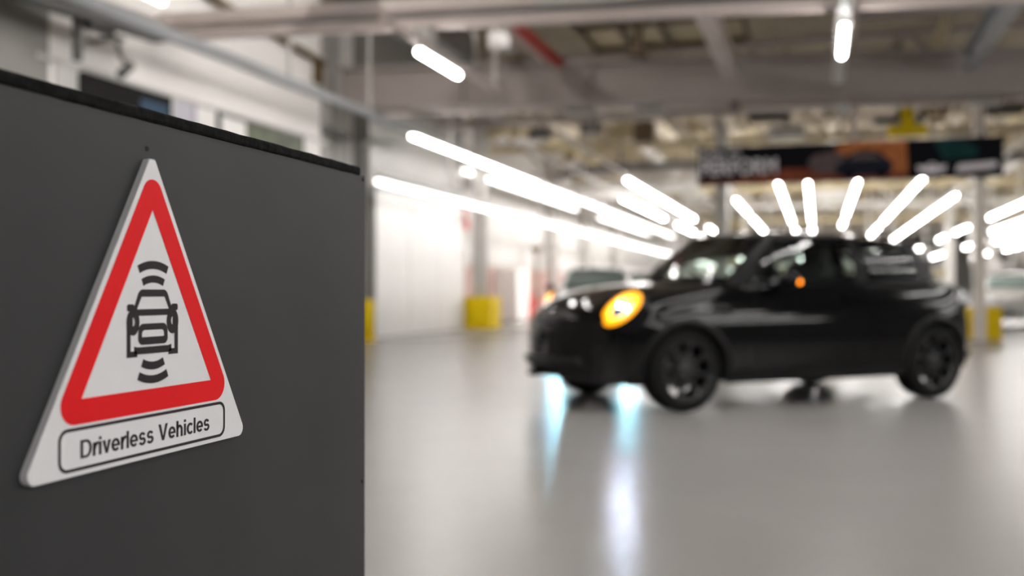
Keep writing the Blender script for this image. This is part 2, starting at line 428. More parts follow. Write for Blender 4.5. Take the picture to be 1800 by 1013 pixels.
lamp_line(-7.45, 3.9, [(26.66, 53)], 'white tube lamp of the upper line continuing the pale rail', 'upper lamp line continuing the pale rail', soft=1)
lamp_line(-8.35, 3.9, [(23.1, 36), (39, 51)], 'white tube lamp of the middle line beside the left wall', 'middle lamp line beside the left wall', soft=True)
lamp_line(-6.0, 3.9, [(31.6, 40.8), (44.6, 50.2), (54, 57)], 'white tube lamp of the lower line left of the banner', 'shorter lamp line left of the banner')
lamp_line(-4.88, 3.9, [(26.3, 42.8), (47, 50)], 'white tube lamp of the higher line left of the banner', 'higher lamp line left of the banner')
lamp_line(-2.56, 3.9, [(33.1, 38.9), (41.7, 49.6)], 'white tube lamp of the leftmost line under the banner', 'leftmost lamp line under the banner')
lamp_line(-1.06, 3.9, [(26, 44.4), (49.5, 52.5)], 'white tube lamp of the second line under the banner', 'second lamp line under the banner')
lamp_line(-.27, 3.9, [(26, 43.6), (48.5, 54.5)], 'white tube lamp of the upright third line under the banner', 'third lamp line under the banner')
lamp_line(1.03, 3.9, [(26, 41.6), (44.5, 47.5)], 'white tube lamp of the fourth line under the banner', 'fourth lamp line under the banner')
lamp_line(2.64, 3.9, [(27, 44.9), (48, 60)], 'white tube lamp of the fifth line under the banner', 'fifth lamp line under the banner')
lamp_line(4.07, 3.9, [(33.5, 59.5)], 'white tube lamp of the sixth line under the banner', 'sixth lamp line under the banner')
lamp_line(6.6, 3.9, [(29, 44.0), (50, 62)], 'white tube lamp of the highest line at the right edge', 'highest lamp line at the right edge')
lamp_line(8.2, 3.9, [(36, 54.5)], 'white tube lamp of the middle line at the right edge', 'middle lamp line at the right edge')
lamp_line(10.1, 3.9, [(46, 68)], 'white tube lamp of the lowest line at the right edge', 'lowest lamp line at the right edge')
lamp(-4.75, 11.47, 3.9, 1.45, 'single white tube lamp hanging in front of the grey girder, left of centre', None)
lamp(.285, 11.8, 3.9, 1.45, 'single white tube lamp seen end on below the top edge, right of centre', None)
lamp(-6.45, 7.3, 3.9, 1.45, 'white tube lamp cut by the top edge at the upper left', None, 1)
# lamps added outside the picture to brighten the hall, then the far end lines
def out_line(x, spans, soft=False):
    lamp_line(x, 3.9, spans, 'added white tube lamp hanging outside the picture', OUT, soft=soft)
    RAILS.append((x, spans[0][0], spans[-1][1]))
RAILS = []
lamp_line(-5.6, 6.0, [(9.6, 15.6)], 'added white tube lamp high under the roof outside the picture', 'roof lamps outside the picture', soft=3)  # unseen roof lamps added to brighten the near wall
out_line(-6.45, [(-9, 0)]); out_line(-4.75, [(-9, 0), (1, 4)]); out_line(-2.3, [(-6, 0), (3.5, 9.5)]); out_line(.285, [(-6, -3), (3, 9)]); out_line(2.6, [(-6, -3), (3, 9)])  # unseen lines added to brighten the near wall, girder and guards
for x in (5.2, 8.2, 11.0, 14.0, 17.5): out_line(x, [(-9, -3), (0, 6), (9, 15)], soft=2)  # inferred from strips on the car's side, with more rows added for brightness
for x in (13.0, 16.5): out_line(x, [(22, 40)])
for k, x in enumerate((-6.6, -4.0, -1.5, 1.2, 3.9, 6.6, 9.4, 12.5)):
    lamp_line(x, 3.9, [(64 + (k % 3) * 4, 73 + (k % 3) * 4), (84, 93)], 'white tube lamp at the very end of the hall, line %s' % 'one two three four five six seven eight'.split()[k], 'lamps at the end of the hall, line %d' % (k + 1))
    RAILS.append((x, 63, 100))
# pale rails that carry them
def rail(name, x, y0, y1, z, wd, ht, label, m='rail', hang=()):
    t = thing(name, label, 'rail', (x, y0, z))
    bx('channel', (-wd / 2, wd / 2, 0, y1 - y0, 0, ht), M[m], t)
    for y in hang: bx('hanger', (-.02, .02, y - y0 - .02, y - y0 + .02, ht, 6.6 - z), M['steel'], t)
    return t
rail('lamp_rail', -7.36, 2.0, 17.6, 3.90, .10, .13, 'pale blue grey rail crossing the upper left above the white wall', hang=(5.5, 12.9, 15.6))
rail('lamp_rail', -4.75, 10.4, 14.6, 4.0, .09, .07, 'thin beige rail carrying the single lamp left of centre', 'pink', hang=(14.55,))
rail('lamp_rail', .285, 9.6, 15.5, 4.0, .16, .08, 'light grey rail carrying the end on lamp', 'steel', hang=(15.4,))
for k, (x, y0, y1, hs) in enumerate(((-6.0, 20, 60, (26, 34, 42)), (-4.88, 19, 60, (22, 30, 38)), (-2.56, 22, 60, (33, 41)), (-1.06, 22, 60, (28.6, 36.6)), (-.27, 22, 60, (29, 37)), (1.03, 22, 60, (29.5, 37.5)), (2.64, 22, 60, (30, 38, 46)), (4.07, 22, 60, (33.5, 41, 49)), (6.6, 29, 62, (38, 46)), (8.2, 32, 62, (43, 54)))):
    rail('lamp_rail', x, y0, y1, 4.0, .08, .06, ORD[k] + ' thin grey rail from the left above the tube lamps behind the banner', 'steel', hang=hs)['group'] = 'far lamp rails'
rail('lamp_rail', -7.15, 15.45, 97, 2.885, .08, .05, 'thin grey rail carrying the lowest lamp line on the left wall', 'steel', hang=(19, 26, 37, 44, 52, 60, 75, 90))
rail('lamp_rail', -7.45, 17.66, 54, 4.0, .08, .05, 'thin grey rail carrying the upper lamp line past the pale rail', 'steel', hang=(22, 30, 38, 46))
rail('lamp_rail', -8.35, 23.2, 51, 4.0, .08, .05, 'thin grey rail carrying the middle lamp line beside the left wall', 'steel', hang=(27, 35, 43))
rail('lamp_rail', 10.1, 40, 70, 4.0, .08, .06, 'thin grey rail above the lowest lamp line at the right edge', 'steel', hang=(48, 58))
rail('lamp_rail', -5.6, 9.5, 15.8, 6.1, .08, .06, 'thin grey rail for added lamps high under the roof outside the picture, above the cross rails', 'steel', hang=(10.5, 14.5))
for k, (x, y0, y1) in enumerate(RAILS):
    rail('lamp_rail', x, y0, y1, 4.0, .08, .06, 'thin grey lamp rail out of sight or far away, at %d decimetres across and %d metres along the hall' % (x * 10, y0), 'steel', hang=(y0 + 1, y1 - 1))['label'] = 'thin grey rail carrying tube lamps ' + ('at the far end of the hall, ' if y0 > 60 else 'added outside the picture, ') + ORD[k] + ' line'
# ------------------------------------------------------------------ roof steel
def slope_y(x): return 16.602 + (x + 8.396) * .1688
gi = thing('steel_girder', 'deep brownish grey steel girder spanning the whole hall behind the banner pole', 'girder', (0, 0, 0))
def cross(bm, x0, x1, dy0, dy1, z0, z1, yf=slope_y, seg=1):
    q = [(x0, yf(x0) + dy0), (x1, yf(x1) + dy0), (x1, yf(x1) + dy1), (x0, yf(x0) + dy1)]
    lo = [bm.verts.new((x, y, z0)) for x, y in q]; hi = [bm.verts.new((x, y, z1)) for x, y in q]
    bm.faces.new(lo[::-1]); bm.faces.new(hi)
    for i in range(4): bm.faces.new((lo[i], lo[(i + 1) % 4], hi[(i + 1) % 4], hi[i]))
    return bm
build('web', cross(bmesh.new(), -8.45, 21.7, .12, .16, 4.36, 5.0), M['girder'], gi)
build('bottom_flange', cross(bmesh.new(), -8.45, 21.7, 0, .30, 4.30, 4.36), M['girder'], gi)
build('top_flange', cross(bmesh.new(), -8.45, 21.7, 0, .30, 5.0, 5.06), M['girder'], gi)
for x in (-6.2, -3.9, 4.2, 7.6):
    build('stiffener', cross(bmesh.new(), x, x + .03, .02, .12, 4.36, 5.0), M['girder'], gi)
# cable tray behind the girder, whitish
tr = thing('cable_tray', 'pale cable tray hung just below and behind the grey girder', 'cable tray')
for x0, x1, z0, z1 in ((-8.3, -1.6, 4.42, 4.50), (-1.4, 3.2, 4.36, 4.50), (3.5, 9.5, 4.40, 4.56)):
    build('tray', cross(bmesh.new(), x0, x1, 1.3, 1.6, z0, z1), M['pink'], tr)
for x in (-4.6, -3.3, .9, 2.6):
    build('junction_box', cross(bmesh.new(), x, x + .55, 1.22, 1.30, 4.30, 4.46), M['silver'], tr)
# pink cross rails near the top edge
pr = thing('crane_rail', 'pinkish white cross rail running along the top edge, the lower of two', 'rail')
ry = lambda x: 11.70 + (x + 4.667) * .13
build('beam', cross(bmesh.new(), -9, 9, 0, .16, 4.26, 4.38, ry), M['pink'], pr)
for x in (-4.75, .285): build('clamp', cross(bmesh.new(), x - .08, x + .08, -.03, .2, 4.085, 4.26, ry), M['steel'], pr)
pr = thing('crane_rail', 'pinkish grey cross rail at the very top edge, the upper of two', 'rail')
ry2 = lambda x: 11.1 + (x + 10.8) * .10
build('beam', cross(bmesh.new(), -10, 9, .05, .25, 4.50, 4.66, ry2), M['pink'], pr)
build('cable', cross(bmesh.new(), -10, 9, .1, .2, 4.41, 4.46, ry2), M['steel_dark'], pr)
build('junction_plate', cross(bmesh.new(), -3.3, -2.2, 0, .05, 4.45, 4.62, ry2), M['steel'], pr)
# longitudinal steel in front of the girder
def ybeam(name, x, y0, y1, z0, wd, ht, m, label, cat='beam', parts=True):
    t = thing(name, label, cat, (x, y0, z0))
    bx('web', (-wd * .15, wd * .15, 0, y1 - y0, .03, ht - .03), M[m], t)
    bx('bottom_flange', (-wd / 2, wd / 2, 0, y1 - y0, 0, .03), M[m], t)
    bx('top_flange', (-wd / 2, wd / 2, 0, y1 - y0, ht - .03, ht), M[m], t)
    return t
ybeam('roof_beam', -1.46, 8.0, 17.6, 4.62, .26, .3, 'pink', 'pale roof beam running toward the girder right of the red pipe')
ybeam('roof_beam', 2.42, 8.0, 18.2, 4.62, .24, .3, 'rail', 'pale green grey roof beam at the upper right corner')
t = thing('air_duct', 'dark grey square duct behind the single lamp left of centre', 'duct', (-5.75, 10, 4.72))
bx('casing', (-.3, .3, 0, 5.6, 0, .45), M['steel_dark'], t, .02)
bx('duct_flange', (-.33, .33, 5.55, 5.65, -.03, .48), M['steel'], t); bx('duct_flange', (-.33, .33, 2.9, 2.96, -.03, .48), M['steel_dark'], t)
# red pipe with its pale sleeve
t = thing('red_pipe', 'red sprinkler pipe slanting down to the girder beneath the beige roof', 'pipe', (-4.5, 13.2, 0))
build('pipe', tube(bmesh.new(), [(-.35, .5, 5.05), (.0, .3, 5.05), (.04, .9, 5.05), (.10, 4.0, 5.0)], .085, 10), M['red'], t, True)
bx('sleeve', (-.12, -.03, 1.0, 3.9, 4.93, 5.02), M['pink'], t)
bx('valve_box', (-.75, -.35, 2.5, 2.9, 4.95, 5.25), M['silver'], t, .03)
# beige roof lining with ribs, seen between rail and girder
t = thing('roof_lining', 'yellowish beige roof lining panels above the girder, behind the red pipe', 'roof lining', (-4.2, 14.5, 5.75))
for i in range(4):
    for j in range(3):
        bx('lining_panel', (i * .74, i * .74 + .68, j * 1.7, j * 1.7 + 1.6, .05, .09), M['beige'], t)
for i in range(5): bx('rib', (i * .74 - .06, i * .74 - .01, 0, 5.1, -.06, .09), M['brown'], t)
for j in range(4): bx('rib', (-.06, 2.95, j * 1.7 - .08, j * 1.7 - .02, -.05, .08), M['brown'], t)
for x, lab in ((-5.22, 'brown steel post standing on the girder left of the red pipe'), (-3.02, 'brown steel post standing on the girder under the beige lining')):
    t = thing('roof_post', lab, 'post', (x, slope_y(x) - .1, 5.06))
    bx('post', (-.06, .06, -.06, .06, 0, 1.5), M['brown'], t); bx('foot_plate', (-.16, .16, -.12, .12, 0, .05), M['brown'], t)
t = thing('bent_pipe', 'dark U shaped pipe hanger under the beige roof lining', 'pipe', (-2.5, 14.4, 5.25))
build('pipe', tube(bmesh.new(), [(0, 0, 1.3), (0, 0, .12), (.06, 0, 0), (.64, 0, 0), (.7, 0, .12), (.7, 0, 1.3)], .045, 8), M['steel_dark'], t, True)
# brown wall shade at upper left, built as a slanting bar
t = thing('wall_shade_bar', 'brown slanting bar of wall shade above the pale rail at the upper left', 'shade_bar', (-8.42, 12.0, 0))
build('bar', bar(bmesh.new(), (0, 0, 5.22), (0, 4.0, 4.98), .06, .10), M['brown'], t); bx('bracket', (-.08, .0, 3.7, 3.95, 4.6, 5.0), M['brown'], t)
# bracing under the grey deck, upper right
for y, lab in ((13.0, 'nearer grey roof truss at the upper right, under the dark deck'), (16.2, 'farther grey roof truss at the upper right, just in front of the girder')):
    t = thing('roof_truss', lab, 'truss', (.6, y, 5.15))
    build('bottom_chord', bar(bmesh.new(), (0, 0, 0), (14, 0, 0), .10, .12), M['girder'], t)
    build('top_chord', bar(bmesh.new(), (0, 0, 1.1), (14, 0, 1.1), .10, .12), M['girder'], t)
    for i in range(10):
        a, b = ((i * 1.4, 0, 0), (i * 1.4 + 1.4, 0, 1.1)) if i % 2 else ((i * 1.4, 0, 1.1), (i * 1.4 + 1.4, 0, 0))
        build('diagonal', bar(bmesh.new(), a, b, .07, .07), M['girder'], t)
t = thing('air_duct', 'dark blue grey duct above the girder, left of the end on lamp', 'duct', (-1.0, 13.2, 5.3))
bx('casing', (0, 1.05, 0, 3.0, 0, .7), M['steel_dark'], t, .03)
for y in (.7, 1.6, 2.5): bx('duct_flange', (-.03, 1.08, y, y + .06, -.03, .73), M['steel_dark'], t)
t = thing('dark_trunking', 'black cable trunking running level above the white wall at the upper left', 'trunking', (-8.4, 9.2, 4.02))
build('casing', bar(bmesh.new(), (.12, -1.4, .06), (.45, 1.5, .10), .16, .12), M['steel_dark'], t)
build('lid', bar(bmesh.new(), (.14, -1.4, .20), (.47, 1.5, .24), .20, .14), M['girder'], t)
bx('drop_post', (.24, .32, .2, .28, -.46, .05), M['steel_dark'], t)
bx('junction_box', (.25, .39, .35, .75, -.06, .02), M['steel_dark'], t, .01)
# far trusses
for i, (y, m, z) in enumerate(((21.5, 'girder', 4.75), (25.5, 'beige', 4.7), (30.5, 'girder', 4.6), (36, 'beige', 4.55), (43, 'steel', 4.5), (52, 'beige', 4.5), (64, 'steel', 4.5))):
    lab = ['first', 'second', 'third', 'fourth', 'fifth', 'sixth', 'seventh'][i] + ' roof truss behind the grey girder, counted away from the camera'
    t = thing('roof_truss', lab, 'truss', (-9.5, y, z))
    build('bottom_chord', bar(bmesh.new(), (0, 0, 0), (28, 0, 0), .14, .16), M[m], t)
    build('top_chord', bar(bmesh.new(), (0, 0, 1.4), (28, 0, 1.4), .12, .14), M[m], t)
    d0 = bar(bmesh.new(), (0, 0, 0), (1.4, 0, 1.4), .08, .08); me0 = bpy.data.meshes.new('diagonal'); d0.to_mesh(me0); d0.free(); me0.materials.append(M[m])
    d1 = bar(bmesh.new(), (0, 0, 1.4), (1.4, 0, 0), .08, .08); me1 = bpy.data.meshes.new('diagonal'); d1.to_mesh(me1); d1.free(); me1.materials.append(M[m])
    for k in range(20):
        o = link('diagonal', me0 if k % 2 else me1, None, t); o.location.x = k * 1.4
    for k in range(5):
        x = .8 + random.random() * 4 + k * 5.0; wd = random.uniform(.5, 1.6)
        bx('cleat_box', (x, x + wd, -.12, -.07, random.uniform(.15, .5), random.uniform(.6, 1.0)), M[random.choice(['beige', 'steel', 'silver', 'deck_grey'])], t)
for i, x in enumerate((-7.0, -5.2, -3.4, -1.7, .4, 2.2, 4.6, 6.6, 9.4, 12.5)):
    t = thing('roof_purlin', ['leftmost', 'second', 'third', 'fourth', 'fifth', 'sixth', 'seventh', 'eighth', 'ninth', 'rightmost'][i] + ' roof purlin from the left running lengthwise behind the girder', 'beam', (x, 19.2, 5.0 + (i % 3) * .35), 0, 'purlins behind the girder')
    m = M['beige'] if i % 3 != 1 else M['silver']
    bx('web', (-.05, .05, 0, 45, .02, .22), m, t); bx('bottom_flange', (-.11, .11, 0, 45, 0, .03), m, t)
    for k in range(6): bx('bracket', (-.13, .13, 2 + k * 7.3, 2.5 + k * 7.3, -.16, .0), M['brown' if (i + k) % 2 else 'silver'], t)
t = thing('yellow_crane_hoist', 'small yellow hoist hanging behind the top edge of the banner', 'hoist', (1.72, 21.5, 4.05))
bx('body', (-.38, .38, -.15, .15, 0, .22), M['yellow'], t, .03); bx('trolley', (-.12, .12, -.1, .1, .22, .7), M['yellow'], t, .02)
t = thing('red_beacon', 'small red lamp box hanging under the roof left of the banner', 'beacon', (-4.05, 24.5, 4.72))
bx('hanger', (-.015, .015, -.015, .015, .6, 1.88), M['steel_dark'], t)
bx('body', (-.10, .10, -.08, .08, 0, .36), M['red'], t, .02); bx('bracket', (-.03, .03, -.03, .03, .36, .6), M['steel_dark'], t)
for x, y0, y1, z, m, lab in ((-3.95, 24.2, 28.4, 5.15, 'pale', 'pale cream roof brace above the red beacon'), (-6.4, 23.7, 26.6, 5.15, 'pale', 'pale cream roof brace above the silver duct bend'), (3.2, 25.6, 30.0, 5.15, 'pale', 'pale cream roof brace above the right end of the banner'),
        (2.6, 25.2, 27.6, 4.85, 'pale', 'short pale roof brace above the teal end of the banner'), (-7.25, 22.0, 25.6, 4.95, 'beige', 'beige roof brace farthest left behind the girder'), (-2.0, 23.2, 26.3, 4.95, 'pale', 'cream roof brace above the left end of the banner'), (.33, 24.3, 27.0, 4.95, 'pale', 'cream roof brace behind the banner pole')):
    t = thing('roof_brace', lab, 'brace', (x, y0, z))
    bx('bar', (-.13, .13, 0, y1 - y0, 0, .2), M[m], t); bx('bracket', (-.2, .2, (y1 - y0) * .45, (y1 - y0) * .55, .2, 1.4), M['brown'], t)
for x, y, z, wd, ht, m, lab in ((-4.3, 24.0, 4.55, .5, .5, 'brown', 'brown box under the roof left of the red beacon'), (-5.35, 23.0, 4.68, .4, .4, 'steel_dark', 'dark box under the roof above the silver duct bend'), (-1.1, 24.0, 4.5, .8, .3, 'silver', 'long silver box above the left end of the banner'),
        (-7.4, 22.0, 4.55, .7, .4, 'beige', 'beige box behind the left end of the girder'), (1.2, 23.4, 4.62, 1.0, .14, 'steel_dark', 'flat dark box above the middle of the banner'), (-6.5, 22.4, 4.5, .5, .25, 'steel_dark', 'dark flat box behind the left end of the girder')):
    t = thing('junction_cabinet', lab, 'box', (x, y, z))
    bx('casing', (0, wd, 0, .3, 0, ht), M[m], t, .02); bx('hanger', (wd * .45, wd * .55, .12, .18, ht, 6.6 - z), M['steel_dark'], t); bx('lid', (.04, wd - .04, -.02, 0, .04, ht - .03), M[m], t)
# silver duct with a U bend, and the dark band above it
t = thing('round_duct', 'silver round duct bending back on itself left of the banner', 'duct', (0, 0, 0))
p = [(-3.6, 32.2, 4.36), (-6.4, 32.0, 4.36)] + [(-6.6 - 1.0 * sin(a), 33.0 - 1.0 * cos(a), 4.36) for a in [pi * k / 8 for k in range(1, 8)]] + [(-6.5, 34.0, 4.36), (-6.4, 41, 4.36), (-6.4, 50, 4.36)]
build('duct', tube(bmesh.new(), p, .25, 12), M['silver'], t, True)
for x in (-4.2, -5.3): build('duct_band', tube(bmesh.new(), [(x, 32.1, 4.36), (x + .12, 32.1, 4.36)], .27, 12), M['steel'], t, True)
t = thing('dark_conveyor_beam', 'dark overhead conveyor beam above the silver duct', 'beam', (-8.0, 29.5, 4.66))
build('beam', tube(bmesh.new(), [(0, 1.5, -.1), (.5, .6, -.05), (1.2, .15, 0), (2.2, 0, 0), (16, 0, -.1)], .13, 8), M['steel_dark'], t)
bx('hanger', (2.3, 2.36, -.03, .03, .1, 1.9), M['steel_dark'], t); bx('hanger', (5.3, 5.36, -.03, .03, .1, 1.9), M['steel_dark'], t)

# ------------------------------------------------------------------ things on the left wall
t = thing('wall_screen', 'wide black display screen high on the white wall behind the partition', 'screen', (-8.5, 9.88, 2.75))
bx('frame', (0, .09, 0, 1.72, 0, .81), M['screen'], t, .01); bx('display', (.09, .093, .03, 1.69, .03, .78), M['screen'], t)
bx('picture', (.093, .095, 1.05, 1.62, .30, .68), M['screen_blue'], t)
t = thing('notice_sheet', 'pale lilac notice sheet on the white wall right of the black screen', 'notice', (-8.5, 11.75, 3.05))
bx('sheet', (0, .012, 0, .42, 0, .58), mat('lilac_paper', (.56, .54, .60), .6), t); bx('binding_edge', (0, .016, .42, .5, 0, .56), mat('lilac_edge', (.40, .37, .48), .6), t)
t = thing('framed_picture', 'wide dark framed picture, white and mossy green, high on the white wall', 'picture', (-8.5, 12.77, 2.85))
for n, d in (('frame_bar', (0, .05, 0, 2.54, .69, .735)), ('frame_bar', (0, .05, 0, 2.54, 0, .05)), ('frame_bar', (0, .05, 0, .06, .05, .69)), ('frame_bar', (0, .05, 2.48, 2.54, .05, .69))): bx(n, d, M['steel_dark'], t)
bx('white_part', (0, .03, .06, .75, .05, .69), M['wall'], t); bx('picture', (0, .035, .75, 2.48, .05, .69), M['pic_green'], t)
t = thing('security_camera', 'dark security camera on a bracket hanging before the white wall at the upper left', 'camera', (-8.1, 10.1, 3.60))
build('arm', tube(bmesh.new(), [(0, 0, .36), (0, .02, .2), (.02, .12, .1), (.02, .16, .02)], .03, 8), M['steel_dark'], t, True)
build('camera_body', tube(bmesh.new(), [(.02, .22, .10), (.02, .02, -.06)], .055, 12), M['steel_dark'], t, True)
bx('mount_plate', (-.4, .06, -.06, .06, .36, .39), M['steel_dark'], t)
t = thing('wall_conduit', 'thin grey conduit running along the white wall at the upper left, above the screen', 'conduit', (-8.5, 9.2, 3.6))
bx('pipe', (0, .03, 0, 7.0, -.02, .03), M['steel'], t); bx('drop', (0, .035, .3, .62, -2.0, -.02), M['steel'], t)
t = thing('corner_pipes', 'grey pipes in the recess beside the corner of the white wall', 'pipe', (-9.2, 16.9, 0))
for y, r in ((-.42, .09), (.18, .10), (.62, .06)): build('pipe', tube(bmesh.new(), [(.2, y, 0), (.2, y, 6)], r, 10), M['steel'], t, True)
bx('pipe_clip', (-.1, .45, -.6, .8, 3.9, 4.0), M['steel_dark'], t)
t = thing('bent_conduit', 'thin dark conduit bending from the wall corner out to the upper lamp line', 'conduit', (-8.38, 17.0, 0))
build('pipe', tube(bmesh.new(), [(0, .25, 2.0), (0, .25, 3.55), (.02, .35, 3.75), (.1, .7, 3.86), (.8, 2.1, 3.93)], .045, 8), M['steel_dark'], t, True)
bx('clip', (-.06, .06, .2, .3, 3.0, 3.06), M['steel_dark'], t)
t = thing('door_leaf', 'tall white sliding door leaf on the left wall under the lowest lamp line', 'door', (-8.40, 18.05, .0))
for k in range(3): bx('door_panel', (0, .035, k * 1.72, k * 1.72 + 1.69, 0, 2.95), M['door_white'], t, .004)
bx('track', (0, .09, 0, 5.2, 2.97, 3.04), M['rail'], t)
t = thing('grey_column', 'grey steel column at the left wall standing in a yellow guard', 'column', (-8.15, 23.75, 0))
bx('web', (-.02, .02, -.16, .16, .0, 6.4), M['steel'], t); bx('flange', (-.14, .14, -.18, -.15, 0, 6.4), M['steel'], t); bx('flange', (-.14, .14, .15, .18, 0, 6.4), M['steel'], t)
t = thing('column_guard', 'yellow box guard around the foot of the grey column at the left wall', 'guard', (-8.15, 23.75, 0))
for d in ((-.42, .42, -.42, -.36, 0, .80), (-.42, .42, .36, .42, 0, .80), (-.42, -.36, -.36, .36, 0, .80), (.36, .42, -.36, .36, 0, .80)): bx('guard_plate', d, M['yellow'], t, .01)
t = thing('fire_hose_sign', 'red fire point sign hung high beside the grey column', 'sign', (-8.3, 23.15, 2.45))
bx('board', (0, .03, -.12, .12, 0, .78), M['red'], t); bx('white_field', (.03, .033, -.08, .08, .25, .5), M['wall'], t)
t = thing('bollard', 'yellow bollard right beside the edge of the charcoal partition', 'bollard', (-8.02, 16.95, 0))
build('post', lathe(bmesh.new(), [(0, 0), (.11, 0), (.11, .70), (.09, .75), (.05, .775), (0, .78)], 20, 'z'), M['yellow'], t, True)
build('base_plate', cyl(bmesh.new(), (0, 0, 0), .17, .02), M['yellow'], t)
t = thing('white_cabinet', 'tall white cabinet on the left wall between the yellow guard and the red extinguisher', 'cabinet', (-9.15, 29.3, 0))
bx('carcass', (-.42, .28, 0, 1.3, .05, 1.62), M['wall'], t, .01); bx('plinth', (-.4, .25, .02, 1.28, 0, .05), M['steel'], t); bx('door', (.28, .30, .03, .64, .1, 1.58), M['wall'], t); bx('door', (.28, .30, .66, 1.27, .1, 1.58), M['wall'], t)
t = thing('fire_extinguisher', 'red fire extinguisher standing at the pink lower wall', 'extinguisher', (-9.2, 31.4, 0))
build('cylinder', lathe(bmesh.new(), [(0, 0), (.2, 0), (.22, .03), (.22, .78), (.16, .92), (.06, .98), (0, .99)], 20, 'z'), M['red'], t, True)
build('valve', tube(bmesh.new(), [(0, 0, .98), (0, 0, 1.08), (.08, .02, 1.10)], .035, 8), M['steel_dark'], t, True)
build('hose', tube(bmesh.new(), [(.0, .1, 1.05), (.05, .24, .95), (.06, .27, .6), (.05, .25, .25)], .025, 8), M['steel_dark'], t, True)
t = thing('extinguisher_tray', 'low red floor rack right of the fire extinguisher', 'rack', (-9.2, 32.6, 0))
bx('tray', (-.3, .3, .3, 2.2, 0, .18), M['red'], t, .01); bx('back_rail', (-.3, -.24, .3, 2.2, .18, .6), M['red'], t)
t = thing('slim_pole', 'slim brown pole with a dark cap standing at the pink lower wall', 'pole', (-9.1, 32.4, 0))
build('pole', tube(bmesh.new(), [(0, 0, 0), (0, 0, 2.3)], .07, 10), M['brown'], t, True); bx('cap', (-.16, .16, -.16, .16, 2.3, 2.46), M['brown'], t, .02); bx('base_plate', (-.2, .2, -.2, .2, 0, .03), M['brown'], t)
t = thing('wall_poster', 'small faded red notice on the wall above the slim brown pole', 'notice', (-9.6, 30.9, 2.75))
bx('sheet', (0, .02, 0, .42, 0, .42), mat('faded_red_print', (.75, .42, .42), .6), t); bx('pin', (.02, .026, .19, .22, .37, .40), M['steel'], t)
for y, lab in ((35.5, 'nearer'), (41.0, 'middle'), (47.5, 'farthest')):
    t = thing('wall_column', lab + ' slim grey column on the left wall behind the parked white cars', 'column', (-9.35, y, 0))
    bx('web', (-.03, .03, -.14, .14, 0, 6.4), M['steel'], t); bx('flange', (-.16, .16, -.17, -.14, 0, 6.4), M['steel'], t); bx('flange', (-.16, .16, .14, .17, 0, 6.4), M['steel'], t)

# ------------------------------------------------------------------ columns at the right and in the middle
t = thing('cream_column', 'slim cream column right of the black car, at the right end of the banner', 'column', (2.88, 20.35, 0))
bx('shaft', (-.10, .10, -.10, .10, 0, 4.75), mat('cream_paint', (.84, .77, .69), .5, noise=.05), t, .012); bx('base_plate', (-.18, .18, -.18, .18, 0, .02), M['steel'], t)
t = thing('column_guard', 'yellow guard around the foot of the cream column behind the black car', 'guard', (2.92, 20.75, 0))
for d in ((-.36, .40, -.05, .01, 0, .62), (-.36, .40, .60, .66, 0, .62), (-.36, -.30, .01, .60, 0, .62), (.34, .40, .01, .60, 0, .62)): bx('guard_plate', d, M['yellow'], t, .01)
for x, y, lab in ((-2.28, 25.0, 'left'), (.0, 62, 'middle'), (5.6, 48, 'right')):
    t = thing('far_column', lab + 'most grey column standing beyond the black car', 'column', (x, y, 0))
    bx('shaft', (-.16, .16, -.16, .16, 0, 6.0), M['steel'], t, .01); bx('base_plate', (-.28, .28, -.28, .28, 0, .03), M['steel'], t)
for k, (x, y) in enumerate(((-3.6, 44), (-1.9, 52), (1.8, 50), (3.4, 56), (6.2, 60), (7.5, 52), (8.6, 46), (9.2, 57.6), (-3.1, 64), (2.6, 70), (11, 62), (4.9, 66))):
    t = thing('roof_gantry', ORD[k] + ' slender grey gantry hanging from the roof far down the hall', 'gantry', (x, y, 2.2), 0, 'far hanging gantries')
    for s in (-.5, .5): bx('upright', (s - .05, s + .05, -.05, .05, 0, 4.2), M['steel'], t)
    bx('crossbar', (-.45, .45, -.04, .04, .0, .12), M['steel' if k % 3 else 'beige'], t); bx('crossbar', (-.45, .45, -.04, .04, 1.0, 1.1), M['steel'], t)
for k, (x, y, m) in enumerate(((-1.0, 84, 'beige'), (.6, 70, 'yellow'), (-3.2, 96, 'beige'), (3.3, 74, 'red'), (8.5, 80, 'beige'), (11, 74, 'steel'), (6.8, 90, 'silver'))):
    t = thing('machine_cabinet', ['tall beige', 'yellow', 'pale beige', 'red topped', 'broad beige', 'grey', 'silver'][k] + ' machine cabinet standing far back in the hall', 'machine', (x, y, 0))
    bx('casing', (-.9, .9, -.4, .4, .1, 2.3 + (k % 3) * .4), M[m], t, .03); bx('plinth', (-.85, .85, -.35, .35, 0, .1), M['steel_dark'], t); bx('door', (-.7, .7, -.43, -.4, .3, 2.0), M['silver'], t)

